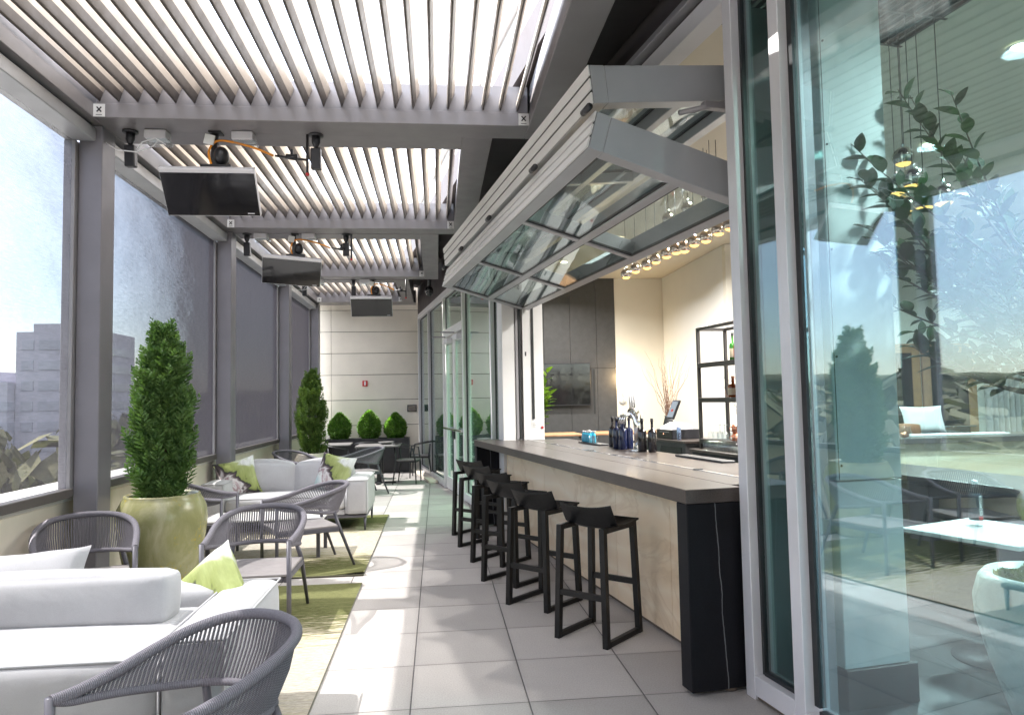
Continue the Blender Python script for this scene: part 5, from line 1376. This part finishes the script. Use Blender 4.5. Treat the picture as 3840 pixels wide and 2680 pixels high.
# lounge furniture seen through the aqua glass
t = thing('lounge_bar', 'second stone bar with cream front inside the lounge', 'bar counter', (5.4, 3.7, 0))
b = MB(); b.box(-1.9, 2.2, -.1, .6, 1.0, 1.06, .004); b.obj('countertop', M['topstone'], t)
b = MB(); b.box(-1.9, 2.2, .05, .1, .02, .999, .003); b.obj('front_panel', M['stone'], t)
b = MB(); b.box(-1.85, 1.4, .3, .45, 1.061, 1.075); b.obj('tray', M['white'], t)
for k, (x, h) in enumerate(((3.72, .22), (3.86, .27), (4.02, .22), (4.16, .28))):
    t = thing('cocktail_shaker', ['short steel shaker at the column edge of the lounge bar', 'tall steel shaker second on the lounge bar', 'short steel shaker between two tall ones', 'tall steel shaker, last of the four on the lounge bar'][k], 'shaker', (x, 3.75, 1.0605), 0, 'steel shakers on the lounge bar')
    b = MB(); b.lathe([(0, 0), (.036, 0), (.05, h), (.047, h), (.034, .004)], 18); b.obj('cup', M['steel'], t)
for k in range(2):
    t = thing('dropper_bottle', ['small dark dropper bottle on the lounge bar', 'small dropper bottle with orange base on the lounge bar'][k], 'bottle', (4.95+.1*k, 3.72, 1.0605))
    bottle_mb(.17, .024, .45).obj('glass', M['bottle_amber'] if k else M['bottle_dark'], t); b = MB(); b.lathe([(.012, .17), (.014, .2), (.004, .22)], 8); b.obj('dropper', M['white'], t)
t = thing('candle_jar', 'round glass jar with copper contents on the lounge bar', 'jar', (5.25, 3.65, 1.0605))
b = MB(); b.lathe([(0, 0), (.06, 0), (.075, .05), (.06, .11), (.062, .13)], 20); b.obj('glass', M['glassware'], t); b = MB(); b.sphere((0, 0, .04), .05, 12, 8, (1, 1, .7)); b.obj('filling', M['copper'], t)
t = thing('lounge_sofa', 'low dark sofa with grey cushion beyond the lounge bar', 'sofa', (6.7, 5.6, 0))
b = MB(); b.cushion(-1, 1, -.4, .4, .1, .5, .06, .02); b.obj('seat', M['darkpanel'], t); b = MB(); b.cushion(-1, 1, .28, .5, .3, 1.0, .06, .02); b.obj('back', M['darkpanel'], t)
b = MB(); b.pillow(.62, .4, .16, Matrix.Translation((.1, -.1, 1.18)) @ Matrix.Rotation(R(75), 4, 'X')); tag(b.obj('grey_cushion', M['linen'], None, (6.7, 5.6, 0)), 'grey linen cushion on the lounge sofa behind the second bar', 'cushion')
def tan_chair(x, y, rz, lab, z=0):
    t = thing('leather_chair', lab, 'chair', (x, y, z), rz, 'tan leather chairs in the lounge')
    b = MB(); b.cushion(-.24, .24, -.24, .24, .42, .49, .03, .012, 8); b.obj('seat', M['tan'], t)
    b = MB(); b.cushion(-.23, .23, .20, .25, .56, .86, .022, .012, 8); b.obj('backrest', M['tan'], t)
    for sx in (-1, 1):
        b = MB(); b.tube([(sx*.19, -.19, .42), (sx*.25, -.27, .008)], .011, 8); b.obj('leg', M['black'], t)
        b = MB(); b.tube([(sx*.21, .235, .62), (sx*.19, .20, .42), (sx*.25, .28, .008)], .011, 8); b.obj('leg', M['black'], t)
    return t
tan_chair(2.80, .80, R(150), 'tan leather chair nearest the aqua glass, partly behind the column')
tan_chair(4.05, .62, R(-100), 'tan leather chair behind the white lounge table')
tan_chair(6.0, 5.0, R(180), 'tan leather chair back showing above the second bar', .30)
t = thing('white_table', 'square white lounge table beside the leafy tree', 'table', (3.38, .16, 0), R(20))
b = MB(); b.box(-.34, .34, -.34, .34, .72, .745, .004); b.obj('tabletop', M['tablewhite'], t)
b = MB(); b.tube([(0, 0, .01), (0, 0, .719)], .03, 10); b.lathe([(.24, 0.0), (.24, .012), (.03, .03)], 24, (0, 0, .007)); b.obj('pedestal', M['black'], t)
t = thing('water_bottle', 'clear water bottle with a black and red label inside the lounge', 'bottle', (3.42, .33, .7455), R(0))
b = MB(); b.lathe([(0, 0), (.036, 0), (.038, .02), (.038, .19), (.03, .215), (.015, .24), (.015, .255)], 18); b.obj('body', M['glassware'], t)
b = MB(); b.lathe([(.017, .25), (.017, .275), (0, .276)], 12); b.obj('cap', M['white'], t)
b = MB(); b.lathe([(.0386, .035), (.0386, .185)], 18, cap=False); o = b.obj('label', M['ink'], t)
b = MB(); b.box(-.012, .012, -.0402, -.0388, .038, .06); b.obj('label_patch', M['redlabel'], o)
cu = bpy.data.curves.new('label_text', 'FONT'); cu.body = 'essentia'; cu.size = .038; cu.extrude = .0004; cu.align_x = 'LEFT'; tx = bpy.data.objects.new('label_text', cu); C.objects.link(tx); tx.parent = o
tx.rotation_euler = (PI/2, -PI/2, 0); tx.location = (.011, -.0395, .065); cu.materials.append(M['paperwhite'])
bpy.context.view_layer.update()
me = bpy.data.meshes.new_from_object(tx.evaluated_get(bpy.context.evaluated_depsgraph_get())); t2 = bpy.data.objects.new('label_print', me); C.objects.link(t2); t2.parent = o
t2.rotation_euler = tx.rotation_euler; t2.location = tx.location; bpy.data.objects.remove(tx)

# an object that ended up without a category would be the setting
bpy.context.view_layer.update()
